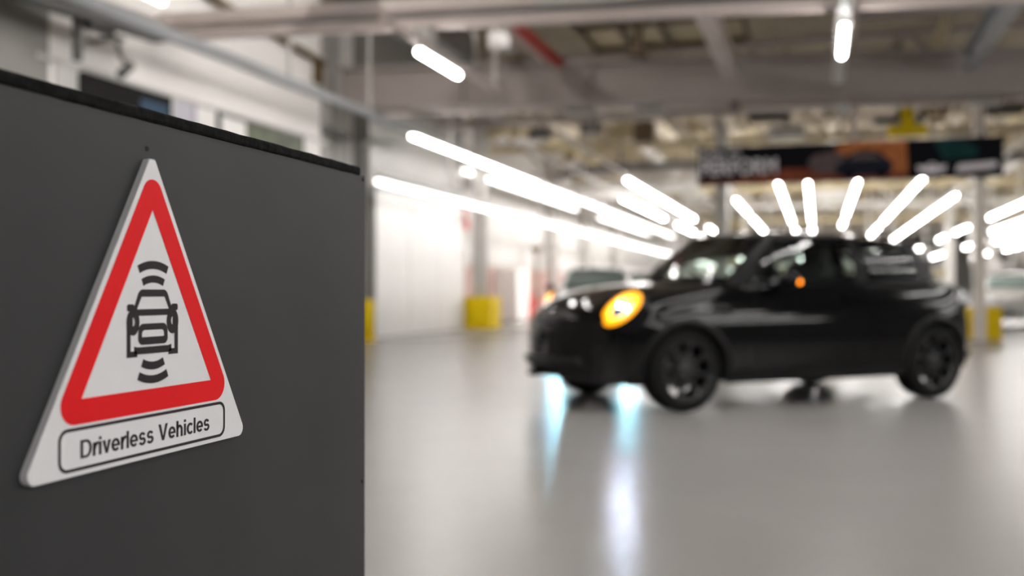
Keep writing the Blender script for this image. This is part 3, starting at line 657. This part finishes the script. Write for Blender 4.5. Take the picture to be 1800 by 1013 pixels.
# ------------------------------------------------------------------ the banner
BY = 20.0
bn = thing('hanging_banner', 'long black banner reading PERFORM with an orange desert picture, hung above the black car', 'banner', (.48, BY, 3.05), math.atan2(0, 1))
W2 = 2.76; BH = .72
bx('board', (-W2, W2, 0, .06, -.02, BH), M['ban_black'], bn)
def BM(d): return Matrix(((1, 0, 0, 0), (0, 0, -1, -d), (0, 1, 0, 0), (0, 0, 0, 1)))
def bp(name, loop, m, d): return link(name, flat_mesh(name, [loop], .003, BM(d)), M[m], bn)
bp('printed_ground', [(-W2, -.02), (1.12, -.02), (1.12, .20), (.3, .22), (-1.1, .25), (-2.0, .08), (-W2, .05)], 'ban_brown', .002)
bp('printed_cliff', [(.62, .1), (1.13, .1), (1.10, .72), (.2, .72), (-.05, .70), (-.18, .55), (-.05, .45), (.3, .5)], 'ban_orange', .004)
bp('printed_rock', round_poly([(-.55, .15), (-.05, .12), (.05, .45), (-.2, .56), (-.55, .5), (-.68, .35)], .08), 'ban_rock', .006)
carp = [(-.18, .12), (.0, .06), (.75, .05), (.86, .14), (.86, .32), (.76, .38), (.62, .52), (.3, .56), (.12, .50), (-.02, .36), (-.16, .30)]
bp('printed_car', carp, 'ban_navy', .008)
for cx in (.08, .66): bp('printed_wheel', oval(cx, .10, .10, .10, 16), 'ban_black', .011)
bp('printed_window', [(.08, .37), (.2, .49), (.56, .47), (.66, .37)], 'ban_rock', .011)
bp('printed_teal_glow', [(1.75, .30), (1.55, .72), (2.0, .72), (2.35, .50), (2.3, .34)], 'ban_teal', .004)
me = flat_mesh('headline', None, .003, Matrix.Identity(4), text='PERFORM', size=.42, width=1.46, bold=.008); me.transform(BM(.012) @ Matrix.Translation((-2.70, .17, 0))); link('headline', me, M['ban_text'], bn)
me = flat_mesh('small_line', None, .003, Matrix.Identity(4), text='BORN TO', size=.17, width=.76, bold=.003); me.transform(BM(.012) @ Matrix.Translation((-2.70, .52, 0))); link('small_line', me, M['ban_text'], bn)
bp('winged_emblem_wing', [(1.32, .10), (1.5, .08), (1.76, .10), (1.80, .22), (1.54, .19), (1.28, .22)], 'ban_text', .012)
link('winged_emblem_ring', flat_mesh('winged_emblem_ring', [oval(1.54, .155, .11, .11, 24), oval(1.54, .155, .07, .07, 24)], .003, BM(.015)), M['ban_text'], bn)
bp('pale_mark', round_poly([(1.93, .08), (2.55, .12), (2.66, .17), (2.64, .26), (2.0, .22)], .03), 'ban_text', .012)
bx('hanging_pole', (.12, .24, .02, .08, BH, 3.45), M['pink'], bn)
for x in (-2.4, 2.4): bx('hanging_rod', (x - .012, x + .012, .02, .045, BH, 3.45), M['steel_dark'], bn)
# round fitting above the end-on lamp
t = thing('girder_spotlight', 'small round pale lamp fixed under the girder above the banner pole', 'lamp', (.42, 18.2, 4.13))
build('head', lathe(bmesh.new(), [(0, -.16), (.07, -.15), (.12, -.05), (.12, .06), (0, .08)], 16, 'z'), M['silver'], t, True); bx('stem', (-.02, .02, -.02, .02, .06, .17), M['silver'], t)
#CAR

# ------------------------------------------------------------------ the black hatchback, and the parked white ones copied from it
def interp(x, tab):
    tab = sorted(tab)
    if x <= tab[0][0]: return tab[0][1]
    if x >= tab[-1][0]: return tab[-1][1]
    for i in range(len(tab) - 1):
        if tab[i][0] <= x <= tab[i + 1][0]:
            x0, y0 = tab[i]; x1, y1 = tab[i + 1]; h = x1 - x0
            sl = lambda j: (tab[min(j + 1, len(tab) - 1)][1] - tab[max(j - 1, 0)][1]) / (tab[min(j + 1, len(tab) - 1)][0] - tab[max(j - 1, 0)][0])
            t = (x - x0) / h; m0, m1 = sl(i) * h, sl(i + 1) * h
            return (2*t**3 - 3*t*t + 1) * y0 + (t**3 - 2*t*t + t) * m0 + (-2*t**3 + 3*t*t) * y1 + (t**3 - t*t) * m1
WF, WR = 1.2475, -1.2475
def c_w(x):
    if x > 1.2: return .872 * max(0.0, 1 - ((x - 1.2) / .865) ** 2.7) ** (1 / 1.95)
    if x < -1.2: return .872 * max(0.0, 1 - ((-1.2 - x) / .665) ** 4.0) ** (1 / 2.6)
    return .872
ZC = [(2.06, .60), (2.04, .66), (2.0, .725), (1.93, .795), (1.8, .868), (1.5, .945), (1.2, .980), (.95, .996), (.75, 1.002), (.3, 1.0), (-1.4, 1.005), (-1.55, 1.0), (-1.68, .98), (-1.77, .90), (-1.82, .80), (-1.86, .62)]
ZD = [(2.06, .08), (1.9, .20), (1.5, .20), (1.1, .16), (.8, .09), (.5, .06), (-1.4, .06), (-1.7, .07), (-1.86, .05)]
ZB = [(2.06, .36), (2.045, .29), (2.02, .235), (1.96, .21), (1.85, .20), (1.2, .20), (-1.4, .215), (-1.65, .27), (-1.78, .31), (-1.83, .36), (-1.86, .46)]
c_zc = lambda x: interp(x, ZC); c_zs = lambda x: interp(x, ZC) - interp(x, ZD); c_zb = lambda x: interp(x, ZB)
def c_g(z):
    u = z - .52
    return 1 - (.45 * u * u if u < 0 else .46 * u * u)
def c_side(x, z): return c_w(x) * c_g(z)
NS = 20; NT = 14
def section(x):
    zb, zs, zc = c_zb(x), c_zs(x), c_zc(x)
    pts = []
    sill = .30
    for k in range(NS + 1):                       # sill line is one of the rows where the section allows it
        z = zb + (zs - zb) * k / NS
        if zb < sill < zs - .1:
            z = zb + (sill - zb) * k / 3 if k <= 3 else sill + (zs - sill) * (k - 3) / (NS - 3)
        pts.append((c_side(x, z), z))
    ys = pts[-1][0]
    for k in range(1, NT + 1):
        t = R([6, 13, 20, 26.5, 32, 38, 44, 50, 56, 63, 70, 77, 84, 90][k - 1])
        pts.append((ys * cos(t) ** (2 / 2.6) if k < NT else 0.0, zs + (zc - zs) * sin(t) ** (2 / 2.6)))
    return pts
XS = [2.062, 2.055, 2.045, 2.03, 2.01, 1.985, 1.955, 1.92, 1.88, 1.84, 1.80, 1.76, 1.72]
x = 1.69
while x > .79: XS.append(round(x, 4)); x -= .03
XS += [.76, .72, .67, .62]
x = .57
while x > -.54: XS.append(round(x, 4)); x -= .06
XS += [-.55]
x = -.58
while x > -1.60: XS.append(round(x, 4)); x -= .03
XS += [-1.62, -1.65, -1.68, -1.71, -1.74, -1.77, -1.795, -1.815, -1.83, -1.843, -1.853, -1.86]
SEC = [section(x) for x in XS]
RA = .352
def body_mesh():
    bm = bmesh.new(); lay = bm.faces.layers.int.new('zone')
    grid = {}
    NR = NS + NT + 1
    for i, x in enumerate(XS):
        for k in range(NR):
            y, z = SEC[i][k]
            for s in (1, -1):
                if k == NR - 1 and s == -1: grid[i, k, -1] = grid[i, k, 1]; continue
                grid[i, k, s] = bm.verts.new((x if x > -1.62 else -1.62 + (x + 1.62) * 1.2, s * y, z))
    ends = []
    for s in (1, -1):
        for i in range(len(XS) - 1):
            for k in range(NR - 1):
                a, b, c, d = grid[i, k, s], grid[i + 1, k, s], grid[i + 1, k + 1, s], grid[i, k + 1, s]
                f = bm.faces.new((a, b, c, d) if s == 1 else (d, c, b, a))
                f[lay] = (k if k < NS else 100 + k - NS)
    # close nose and tail
    for i, fl in ((0, 1), (len(XS) - 1, -1)):
        loop = [grid[i, k, 1] for k in range(NR)] + [grid[i, k, -1] for k in range(NR - 2, -1, -1)]
        f = bm.faces.new(loop if fl == -1 else loop[::-1]); f[lay] = 999
    return bm, lay
LC = (1.720, .690, .775); LTA, LBE = R(40), R(17)
def zone_of(f, code):
    c = f.calc_center_median(); x, y, z = c
    v = Vector((x - LC[0], abs(y) - LC[1], z - LC[2])); n_ = Vector((-sin(LBE), cos(LBE), 0)).cross(Vector((-sin(LTA), 0, cos(LTA)))).normalized()
    if n_.x < 0: n_ = -n_
    h_ = v.dot(n_)
    if code != 999 and abs(h_) < .14 and (v - n_ * h_).length < .150 and h_ > -.10: return None
    if code == 999: return 'front_bumper' if x > 0 else 'rear_bumper'
    top = code - 100 if code >= 100 else -1
    for wx in (WF, WR):
        if top < 0 and (x - wx) ** 2 + (z - .315) ** 2 < RA ** 2: return None
        if top < 0 and abs(x - wx) < RA * .97 and z < .315: return None
    side = 'left' if y > 0 else 'right'
    if x > .74:
        if top >= 1 and x < 1.955: return 'bonnet'
        if x > 1.735: return 'front_bumper'
        if z < .30 and abs(x - WF) > RA and x < WF: return 'sill_' + side
        return 'front_wing_' + side
    if top >= 4 and x > -1.62: return None
    if x < -1.62:
        if z < .55: return 'rear_bumper'
        if abs(y) < .58 or top >= 4: return 'tailgate'
        return 'rear_quarter_' + side
    if z < .301 and x > WR: return 'sill_' + side
    if x > .62: return 'front_wing_' + side
    if x > -.55: return 'door_' + side
    return 'rear_quarter_' + side

def catmull(P, u):
    n = len(P) - 1; i = min(int(u), n - 1); t = u - i
    p0, p1, p2, p3 = P[max(i - 1, 0)], P[i], P[i + 1], P[min(i + 2, n)]
    return tuple(.5 * ((2 * b) + (-a + c) * t + (2*a - 5*b + 4*c - d) * t*t + (-a + 3*b - 3*c + d) * t**3) for a, b, c, d in zip(p0, p1, p2, p3))
BELT = [(.93, 0, 1.0), (.915, .26, 1.0), (.86, .49, .998), (.72, .67, .985), (.35, .735, .975), (-.5, .748, .985), (-1.12, .715, 1.0), (-1.43, .64, 1.015), (-1.60, .46, 1.03), (-1.655, 0, 1.035)]
ROOF = [(.43, 0, 1.395), (.415, .25, 1.39), (.375, .44, 1.378), (.29, .565, 1.352), (.02, .602, 1.365), (-.5, .605, 1.368), (-1.02, .578, 1.345), (-1.28, .52, 1.335), (-1.40, .37, 1.335), (-1.44, 0, 1.345)]
def gh(u, v, s=1, push=0.0):
    a = Vector(catmull(BELT, u)); b = Vector(catmull(ROOF, u)); p = a.lerp(b, v)
    bul = .028 * sin(pi * v) + push
    c = Vector((-.35, 0, p.z)); d = (p - c); d.z = 0
    n = Vector((d.x * .55, d.y, 0)); n.normalize()
    p = p + n * bul
    return Vector((p.x, p.y * s, p.z))
def gh_patch(u0, u1, v0, v1, nu=12, nv=6, sides=(1, -1), push=0.0, full=False):
    bm = bmesh.new()
    for s in sides:
        g = [[bm.verts.new(gh(u0 + (u1 - u0) * i / nu, v0 + (v1 - v0) * k / nv, s, push)) for k in range(nv + 1)] for i in range(nu + 1)]
        for i in range(nu):
            for k in range(nv):
                q = (g[i][k], g[i][k + 1], g[i + 1][k + 1], g[i + 1][k])
                bm.faces.new(q if s == -1 else q[::-1])
    bmesh.ops.remove_doubles(bm, verts=bm.verts, dist=.0005)
    return bm

def make_car(label, loc, rz):
    car = thing('hatchback_car', label, 'car', loc, rz)
    bm, lay = body_mesh()
    tree = BVHTree.FromBMesh(bm)
    zones = {}
    for f in bm.faces:
        z = zone_of(f, f[lay])
        if z: zones.setdefault(z, []).append([v.co.copy() for v in f.verts])
    bm.free()
    for zn in sorted(zones):
        b = bmesh.new()
        for vs in zones[zn]: b.faces.new([b.verts.new(v) for v in vs])
        bmesh.ops.remove_doubles(b, verts=b.verts, dist=.0004)
        bd = {v for e in b.edges if e.is_boundary for v in e.verts}
        for v in bd:
            done = False
            for wx in (WF, WR):                    # the wheel opening becomes a true circle
                d = Vector((v.co.x - wx, v.co.z - .315)); L = d.length
                if abs(L - RA) < .032 and abs(v.co.y) > .4 and v.co.z > .24 and v.co.z < .72:
                    d *= RA / L; v.co.x, v.co.z = wx + d.x, .315 + d.y; v.co.y = math.copysign(c_side(v.co.x, v.co.z), v.co.y); done = True
            if not done:
                m = sum((f.calc_center_median() for f in v.link_faces), Vector()) / len(v.link_faces)
                dd = m - v.co
                if dd.length > .004: v.co += dd.normalized() * .003
        name = zn.replace('_left', '').replace('_right', '')
        build(name, b, M['trim'] if name == 'sill' else M['paint'], car, True)
    # dark floor pan and wheel housings
    bm = bmesh.new(); box(bm, -1.70, 1.90, -.60, .60, .22, .50); box(bm, -.85, .85, -.80, .80, .21, .34)
    box(bm, -1.55, .9, -.70, .70, .34, .80)
    build('underbody', bm, M['trim'], car)
    # glasshouse
    build('windscreen', gh_patch(0, 2.72, .08, .90), M['glass'], car, True)
    build('door_window', gh_patch(3.42, 4.93, .07, .90, sides=(1,)), M['glass'], car, True)
    build('door_window', gh_patch(3.42, 4.93, .07, .90, sides=(-1,)), M['glass'], car, True)
    build('quarter_window', gh_patch(5.13, 6.22, .10, .88, sides=(1,)), M['glass'], car, True)
    build('quarter_window', gh_patch(5.13, 6.22, .10, .88, sides=(-1,)), M['glass'], car, True)
    build('rear_window', gh_patch(7.55, 9, .12, .86), M['glass'], car, True)
    for u0, u1, n in ((2.72, 3.42, 'windscreen_pillar'), (4.93, 5.13, 'door_pillar'), (6.22, 7.55, 'rear_pillar')):
        for s in (1, -1): build(n, gh_patch(u0, u1, 0, 1, sides=(s,), push=.002), M['pillar'], car, True)
    bm = gh_patch(0, 9, -.03, .10, nu=60, nv=2, push=.001); b2 = gh_patch(0, 9, .885, 1.0, nu=60, nv=2, push=.001)
    me_ = bpy.data.meshes.new('tmp'); b2.to_mesh(me_); b2.free(); bm.from_mesh(me_); bpy.data.meshes.remove(me_)
    build('window_surround', bm, M['gloss'], car, True)
    # roof skin
    bm = bmesh.new(); rings = []; N = 64
    cen = Vector((-.45, 0, 0))
    def rim(j):
        t = j / N * 18
        return gh(t, 1.0, 1) if t <= 9 else gh(18 - t, 1.0, -1)
    for q, sc in enumerate((1.015, 1.012, .985, .95, .85, .7, .5, .3, .12)):
        ring = []
        for j in range(N):
            p = rim(j); x = cen.x + (p.x - cen.x) * sc; y = p.y * sc
            crown = 1.436 - .030 * ((x + .25) / 1.0) ** 2
            z = p.z - .012 if q == 0 else (p.z + (crown - p.z) * (1 - (min(sc, 1.0)) ** 2.6))
            ring.append(bm.verts.new((x, y, z)))
        rings.append(ring)
    for A_, B_ in zip(rings, rings[1:]):
        for j in range(N): bm.faces.new((A_[j], A_[(j + 1) % N], B_[(j + 1) % N], B_[j])[::-1])
    bm.faces.new(rings[-1][::-1])
    build('roof', bm, M['paint'], car, True)
    bm = bmesh.new()
    n = 16; up = []; lo = []
    for j in range(n + 1):
        y = -.52 + 1.04 * j / n; k = 1 - (abs(y) / .56) ** 4
        up.append((bm.verts.new((-1.30, y, 1.352 + .01 * k)), bm.verts.new((-1.50 - .075 * k, y, 1.335)))); lo.append((bm.verts.new((-1.30, y, 1.32)), bm.verts.new((-1.49 - .075 * k, y, 1.315))))
    for j in range(n):
        bm.faces.new((up[j][0], up[j + 1][0], up[j + 1][1], up[j][1])); bm.faces.new((lo[j][1], lo[j + 1][1], lo[j + 1][0], lo[j][0])); bm.faces.new((up[j][1], up[j + 1][1], lo[j + 1][1], lo[j][1]))
    build('roof_spoiler', bm, M['paint'], car, True)
    bm = bmesh.new(); bar(bm, (-1.12, 0, 1.40), (-1.28, 0, 1.43), .03, .045); build('antenna_fin', bm, M['gloss'], car)
    # shells that lie on the body: outline points in front (or rear) view thrown onto the skin
    def throw(y, z, front, off):
        o = Vector((3 if front else -3, y, z)); d = Vector((-1 if front else 1, 0, 0))
        h = tree.ray_cast(o, d)
        if h[0] is None: return Vector((1.6 if front else -1.6, y, z))
        n_ = h[1] if h[1].dot(d) < 0 else -h[1]
        return h[0] + n_ * off
    def loft(name, loops, m, off, parent, front=True, fill=False, smooth=True):
        """loops: same-length outlines; strips between them, last one filled when asked"""
        bm = bmesh.new(); rs = []
        for lp, of in zip(loops, off): rs.append([bm.verts.new(throw(y, z, front, of)) for y, z in lp])
        n_ = len(rs[0])
        for a, b in zip(rs, rs[1:]):
            for j in range(n_): bm.faces.new((a[j], a[(j + 1) % n_], b[(j + 1) % n_], b[j]))
        if fill:
            c = bm.verts.new(sum((v.co for v in rs[-1]), Vector()) / n_)
            for j in range(n_): bm.faces.new((rs[-1][j], rs[-1][(j + 1) % n_], c))
        bmesh.ops.recalc_face_normals(bm, faces=bm.faces)
        return build(name, bm, m, parent, smooth)
    for s in (1, -1):
        # upright oval lamp standing proud of the wing: its own plane, leaning back and turned outwards
        lc = Vector((LC[0], s * LC[1], LC[2])); ta, be = LTA, LBE
        ax = Vector((-sin(ta), 0, cos(ta))); ay = Vector((-sin(be), s * cos(be), 0)); nn = ay.cross(ax) * s
        if nn.x < 0: nn = -nn
        def dome(name, rs, m, parent, fill=False, push=(0, 0, 0)):
            bm = bmesh.new(); rr = []
            for r, h in rs: rr.append([bm.verts.new(lc + ax * (r * 1.02 * sin(2 * pi * k / 36)) + ay * (r * .98 * cos(2 * pi * k / 36)) + nn * h) for k in range(36)])
            for p, q in zip(rr, rr[1:]):
                for k in range(36): bm.faces.new((p[k], p[(k + 1) % 36], q[(k + 1) % 36], q[k]))
            if fill: bm.faces.new(rr[-1])
            bmesh.ops.recalc_face_normals(bm, faces=bm.faces)
            return build(name, bm, m, parent, True)
        hl = dome('headlight', [(.172, -.12), (.178, -.01), (.174, .012), (.165, .014), (.163, .0)], M['gloss'], car)
        dome('indicator_ring', [(.163, .004), (.161, .016), (.094, .022), (.090, .010)], M['amber'], hl)
        dome('reflector', [(.090, .012), (.07, -.01), (.03, -.02)], M['lamp_dark'], hl, True)
        dome('lamp_cover', [(.090, .014), (.08, .022), (.05, .028), (.02, .030)], M['lens'], hl, True)
        for da, db in ((-.042, .030), (.042, .006)):
            p = lc + ay * da + ax * db + nn * .012
            bm = bmesh.new(); bmesh.ops.create_uvsphere(bm, u_segments=12, v_segments=8, radius=.0045); bmesh.ops.translate(bm, vec=p, verts=bm.verts)
            build('projector_lens', bm, M['led'], hl, True)
        # fog lamp pod and intake
        loft('side_intake', [oval(s * .60, .37, .13, .085, 20), oval(s * .60, .37, .11, .065, 20)], M['trim'], [.004, .008], car, fill=True)
        loft('fog_lamp', [oval(s * .55, .37, .042, .042, 16), oval(s * .55, .37, .03, .03, 16)], M['rim'], [.012, .016], car, fill=True)
        # tail lamp
        tl = loft('tail_lamp', [round_poly([(s * .50, .70), (s * .70, .70), (s * .70, .90), (s * .50, .90)][::s], .04, 4), round_poly([(s * .52, .72), (s * .68, .72), (s * .68, .88), (s * .52, .88)][::s], .03, 4)], M['tail'], [.004, .014], car, front=False, fill=True)
    # grille
    octo = lambda k: [(y * k, .485 + (z - .485) * k) for y, z in round_poly([(-.42, .33), (.42, .33), (.50, .44), (.46, .60), (.36, .655), (-.36, .655), (-.46, .60), (-.50, .44)], .03, 4)]
    gs = loft('grille', [octo(1.0), octo(.99), octo(.90), octo(.88)], M['gloss'], [-.004, .014, .016, .006], car)
    loft('grille_mesh', [octo(.90), octo(.6), octo(.3)], M['trim'], [.004, .004, .004], gs, fill=True)
    for z in (.40, .45, .50, .55, .60):
        bm = bmesh.new(); pts = [throw(-.37 + .74 * j / 16, z, True, .012) for j in range(17)]
        tube(bm, pts, .007, 6); build('grille_bar', bm, M['gloss'], gs, True)
    bm = bmesh.new(); q = [throw(y, z, True, .026) for y, z in ((-.26, .45), (.26, .45), (.26, .56), (-.26, .56))]
    x0 = max(v.x for v in q); box(bm, x0 - .006, x0 + .004, -.26, .26, .45, .56, .003); build('plate_holder', bm, M['trim'], car)
    pts = [throw(-.72 + 1.44 * j / 30, .235, True, .02) for j in range(31)]
    bm = bmesh.new(); tube(bm, pts, .022, 8); build('front_lip', bm, M['trim'], car, True)
    p = throw(0, .752, True, .004)
    bm = bmesh.new(); bmesh.ops.create_uvsphere(bm, u_segments=20, v_segments=10, radius=.04); bmesh.ops.scale(bm, vec=(.35, 1, 1), verts=bm.verts)
    bmesh.ops.rotate(bm, matrix=Matrix.Rotation(R(-45), 3, 'Y'), verts=bm.verts); bmesh.ops.translate(bm, vec=p, verts=bm.verts); bd = build('winged_badge', bm, M['bolt'], car, True)
    for s in (1, -1):
        bm = bmesh.new(); bar(bm, p + Vector((0, s * .03, 0)), p + Vector((-.015, s * .11, .008)), .03, .01); build('badge_wing', bm, M['bolt'], bd)
    pts = [throw(-.66 + 1.32 * j / 24, .36, False, .015) for j in range(25)]
    bm = bmesh.new(); tube(bm, pts, .045, 8); build('rear_bumper_strip', bm, M['trim'], car, True)
    # wheels
    WHEELS = []
    for (wx, s) in ((WF, 1), (WF, -1), (WR, 1), (WR, -1)):
        first = not WHEELS
        if first:
            bm = bmesh.new()
            lathe(bm, [(.222, -.095), (.29, -.10), (.310, -.085), (.315, -.05), (.315, .05), (.310, .085), (.29, .10), (.235, .098), (.222, .085), (.222, -.095)], 56)
            wh = build('wheel', bm, M['tyre'], car, True)
            bm = bmesh.new(); lathe(bm, [(.205, -.09), (.222, -.09), (.224, .092), (.232, .098), (.228, .103), (.212, .094), (.205, .04), (.205, -.09)], 48); build('rim', bm, M['rim'], wh, True)
            bm = bmesh.new(); lathe(bm, [(0, -.02), (.15, -.02), (.15, .005), (0, .005)], 32); build('brake_disc', bm, M['steel_dark'], wh)
            bm = bmesh.new(); lathe(bm, [(.062, .02), (.060, .078), (.035, .088), (.0, .089)], 24); build('hub', bm, M['rim'], wh, True)
            sp0 = None
            for k in range(8):
                if sp0 is None:
                    bm = bmesh.new()
                    prof = [(.05, .078, .030), (.11, .070, .024), (.17, .074, .022), (.216, .088, .034)]
                    ring = []
                    for r, yy, hwid in prof:
                        ring.append([bm.verts.new((dx * hwid, yy + dy, r)) for dx, dy in ((-1, -.03), (-.7, .0), (.7, .0), (1, -.03))])
                    for a, b in zip(ring, ring[1:]):
                        for j in range(4): bm.faces.new((a[j], a[(j + 1) % 4], b[(j + 1) % 4], b[j]))
                    sp0 = build('spoke', bm, M['rim'], wh)
                else:
                    o = link('spoke', sp0.data, None, wh); o.rotation_euler = (0, k * pi / 4, 0)
            for k in range(5):
                a = 2 * pi * k / 5 + .3; bm = bmesh.new(); cyl(bm, (.045 * cos(a), .080, .045 * sin(a)), .008, .012, 'y', 8)
                build('wheel_bolt', bm, M['bolt'], wh)
            WHEELS.append(wh)
        else:
            src = WHEELS[0]; wh = src.copy(); COL.objects.link(wh); wh.parent = car
            for ch in children(src): d = ch.copy(); COL.objects.link(d); d.parent = wh
            WHEELS.append(wh)
        wh.location = (wx, s * .748, .315)
        wh.rotation_euler = (0, R(13 + 20 * len(WHEELS)), 0) if s == 1 else (0, R(9 * len(WHEELS)), pi)
        # arch trim follows the opening
        bm = bmesh.new(); prev = None
        for k in range(31):
            a = R(-8) + R(196) * k / 30
            row = []
            for r, off in ((RA - .012, -.05), (RA - .008, .010), (RA + .016, .018), (RA + .042, .004)):
                x, z = wx + r * cos(a), .315 + r * sin(a)
                row.append(bm.verts.new((x, s * (c_side(x, min(max(z, .2), .9)) + off), max(z, .235))))
            if prev:
                for j in range(3):
                    q = (prev[j], row[j], row[j + 1], prev[j + 1]); bm.faces.new(q if s == 1 else q[::-1])
            prev = row
        build('wheel_arch_trim', bm, M['trim'], car, True)
    # doors: handle, mirror, waist strip
    for s in (1, -1):
        bm = bmesh.new(); y = c_side(-.36, .865); bar(bm, (-.46, s * (y + .022), .865), (-.26, s * (y + .024), .862), .022, .028); build('door_handle', bm, M['gloss'], car)
        bm = bmesh.new(); bmesh.ops.create_uvsphere(bm, u_segments=20, v_segments=14, radius=1)
        bmesh.ops.scale(bm, vec=(.075, .105, .075), verts=bm.verts)
        for v in bm.verts:
            if v.co.x < -.03: v.co.x = -.03
        bmesh.ops.translate(bm, vec=(.37, s * .93, 1.00), verts=bm.verts)
        mi = build('door_mirror', bm, M['gloss'], car, True)
        bm = bmesh.new(); bar(bm, (.41, s * .74, .95), (.38, s * .88, .97), .07, .03); build('mirror_arm', bm, M['gloss'], mi)
        bm = bmesh.new(); box(bm, .334, .338, s * .93 - .085, s * .93 + .085, .95, 1.05); build('mirror_glass', bm, M['bolt'], mi)
        bm = bmesh.new(); bmesh.ops.create_uvsphere(bm, u_segments=10, v_segments=8, radius=.019); bmesh.ops.translate(bm, vec=(.345, s * 1.020, .985), verts=bm.verts)
        build('repeater_lamp', bm, M['amber2'], mi, True)
        bm = bmesh.new(); pts = []
        tube(bm, [(Vector(catmull(BELT, u)).x, s * (Vector(catmull(BELT, u)).y + .022), Vector(catmull(BELT, u)).z - .012) for u in [3.1 + 4.1 * j / 24 for j in range(25)]], .010, 6)
        build('waist_strip', bm, M['gloss'], car, True)
        bm = bmesh.new(); bar(bm, (.98, s * .12 - .1, .995), (.86, s * .30 + .15, 1.005), .02, .02); build('wiper', bm, M['trim'], car)
        bm = bmesh.new(); y = c_side(1.0, .74); box(bm, .86, 1.02, s * y - .006, s * y + .010, .74, .79, .004); build('side_scuttle', bm, M['gloss'], car)
    # inside: dashboard, wheel, seats, mirror
    bm = bmesh.new(); box(bm, .45, .86, -.62, .62, .78, .985, .04); build('dashboard', bm, M['seat'], car)
    bm = bmesh.new(); tube(bm, [(.40 + .08 * sin(a), -.36 + .18 * cos(a), .96 + .16 * sin(a)) for a in [2 * pi * k / 24 for k in range(24)]], .016, 8, closed=True); build('steering_wheel', bm, M['seat'], car, True)
    bm = bmesh.new(); box(bm, .27, .30, -.12, .12, 1.27, 1.33, .01); build('inner_mirror', bm, M['seat'], car)
    for s in (1, -1):
        bm = bmesh.new(); bar(bm, (-.12, s * .36, .78), (-.34, s * .36, 1.13), .50, .12, up=(1, 0, 0)); st = build('front_seat', bm, M['seat'], car)
        bm = bmesh.new(); box(bm, -.43, -.33, s * .36 - .14, s * .36 + .14, 1.13, 1.30, .03); build('headrest', bm, M['seat'], st)
        bm = bmesh.new(); box(bm, -1.22, -1.12, s * .33 - .12, s * .33 + .12, 1.02, 1.16, .03); build('rear_headrest', bm, M['seat'], car)
    bm = bmesh.new(); bar(bm, (-.95, 0, .8), (-1.18, 0, 1.03), 1.2, .12, up=(1, 0, 0)); build('rear_seat', bm, M['seat'], car)
    return car
CAR_A = R(180 + 23.43 + 17.1)
cx_, cz_ = 2.129, 8.757
ps = R(17.1)
car = make_car('glossy black hatchback car with glowing amber headlight rings on the bare floor', (cx_ * cos(ps) - cz_ * sin(ps), cx_ * sin(ps) + cz_ * cos(ps), 0), CAR_A)
bpy.context.view_layer.update()
SW_ = {'black_car_paint': M['paint_white'], 'amber_lamp': M['lens_grey'], 'amber_repeater': M['lens_grey'], 'satin_black': M['paint_white'], 'dark_seat': M['seat_grey'], 'green_car_glass': M['parked_glass_sheen'], 'white_headlamp': M['lens_grey']}
DK_ = {k: v for k, v in SW_.items() if k != 'black_car_paint'}
def from_cam(X, Z): return (X * cos(ps) - Z * sin(ps), X * sin(ps) + Z * cos(ps))
PARK = (((1.75, 20.5), 262, 'nearest white hatchback car with lit headlamps parked behind the black bonnet'), ((3.05, 24.5), 262, 'second white hatchback car parked behind the windscreen of the black car'),
        ((3.9, 29.5), 262, 'third white hatchback car parked in the row by the left wall'), ((13.4, 26.5), 232, 'white hatchback car with dark roof at the right edge beside the yellow guard'), ((12.6, 33.0), 232, 'white hatchback car hidden behind the tail of the black car'))
for k, (p, a, lab) in enumerate(PARK):
    sw = dict(SW_)
    if k == 0: sw.pop('white_headlamp')
    c = copy_tree(car, None, sw); c.location = (*from_cam(*p), 0); c.rotation_euler = (0, 0, R(a + 17.1)); tag(c, lab, 'car', 'parked white cars')
    if k == 3:
        for ch in children(c):
            if ch.name.startswith('roof'): ch.material_slots[0].material = M['gloss']
    if k == 0:        # its cool headlamps shine towards us under the black car
        for s in (1, -1):
            ld = bpy.data.lights.new('headlamp_beam', 'SPOT'); ld.energy = 42; ld.color = (.36, .85, 1.0); ld.spot_size = R(42); ld.spot_blend = .4; ld.shadow_soft_size = .05
            lo = bpy.data.objects.new('headlamp_beam', ld); COL.objects.link(lo); lo.parent = c
            lo.location = (1.80, s * .665, .72); lo.rotation_euler = (0, R(-87), 0)
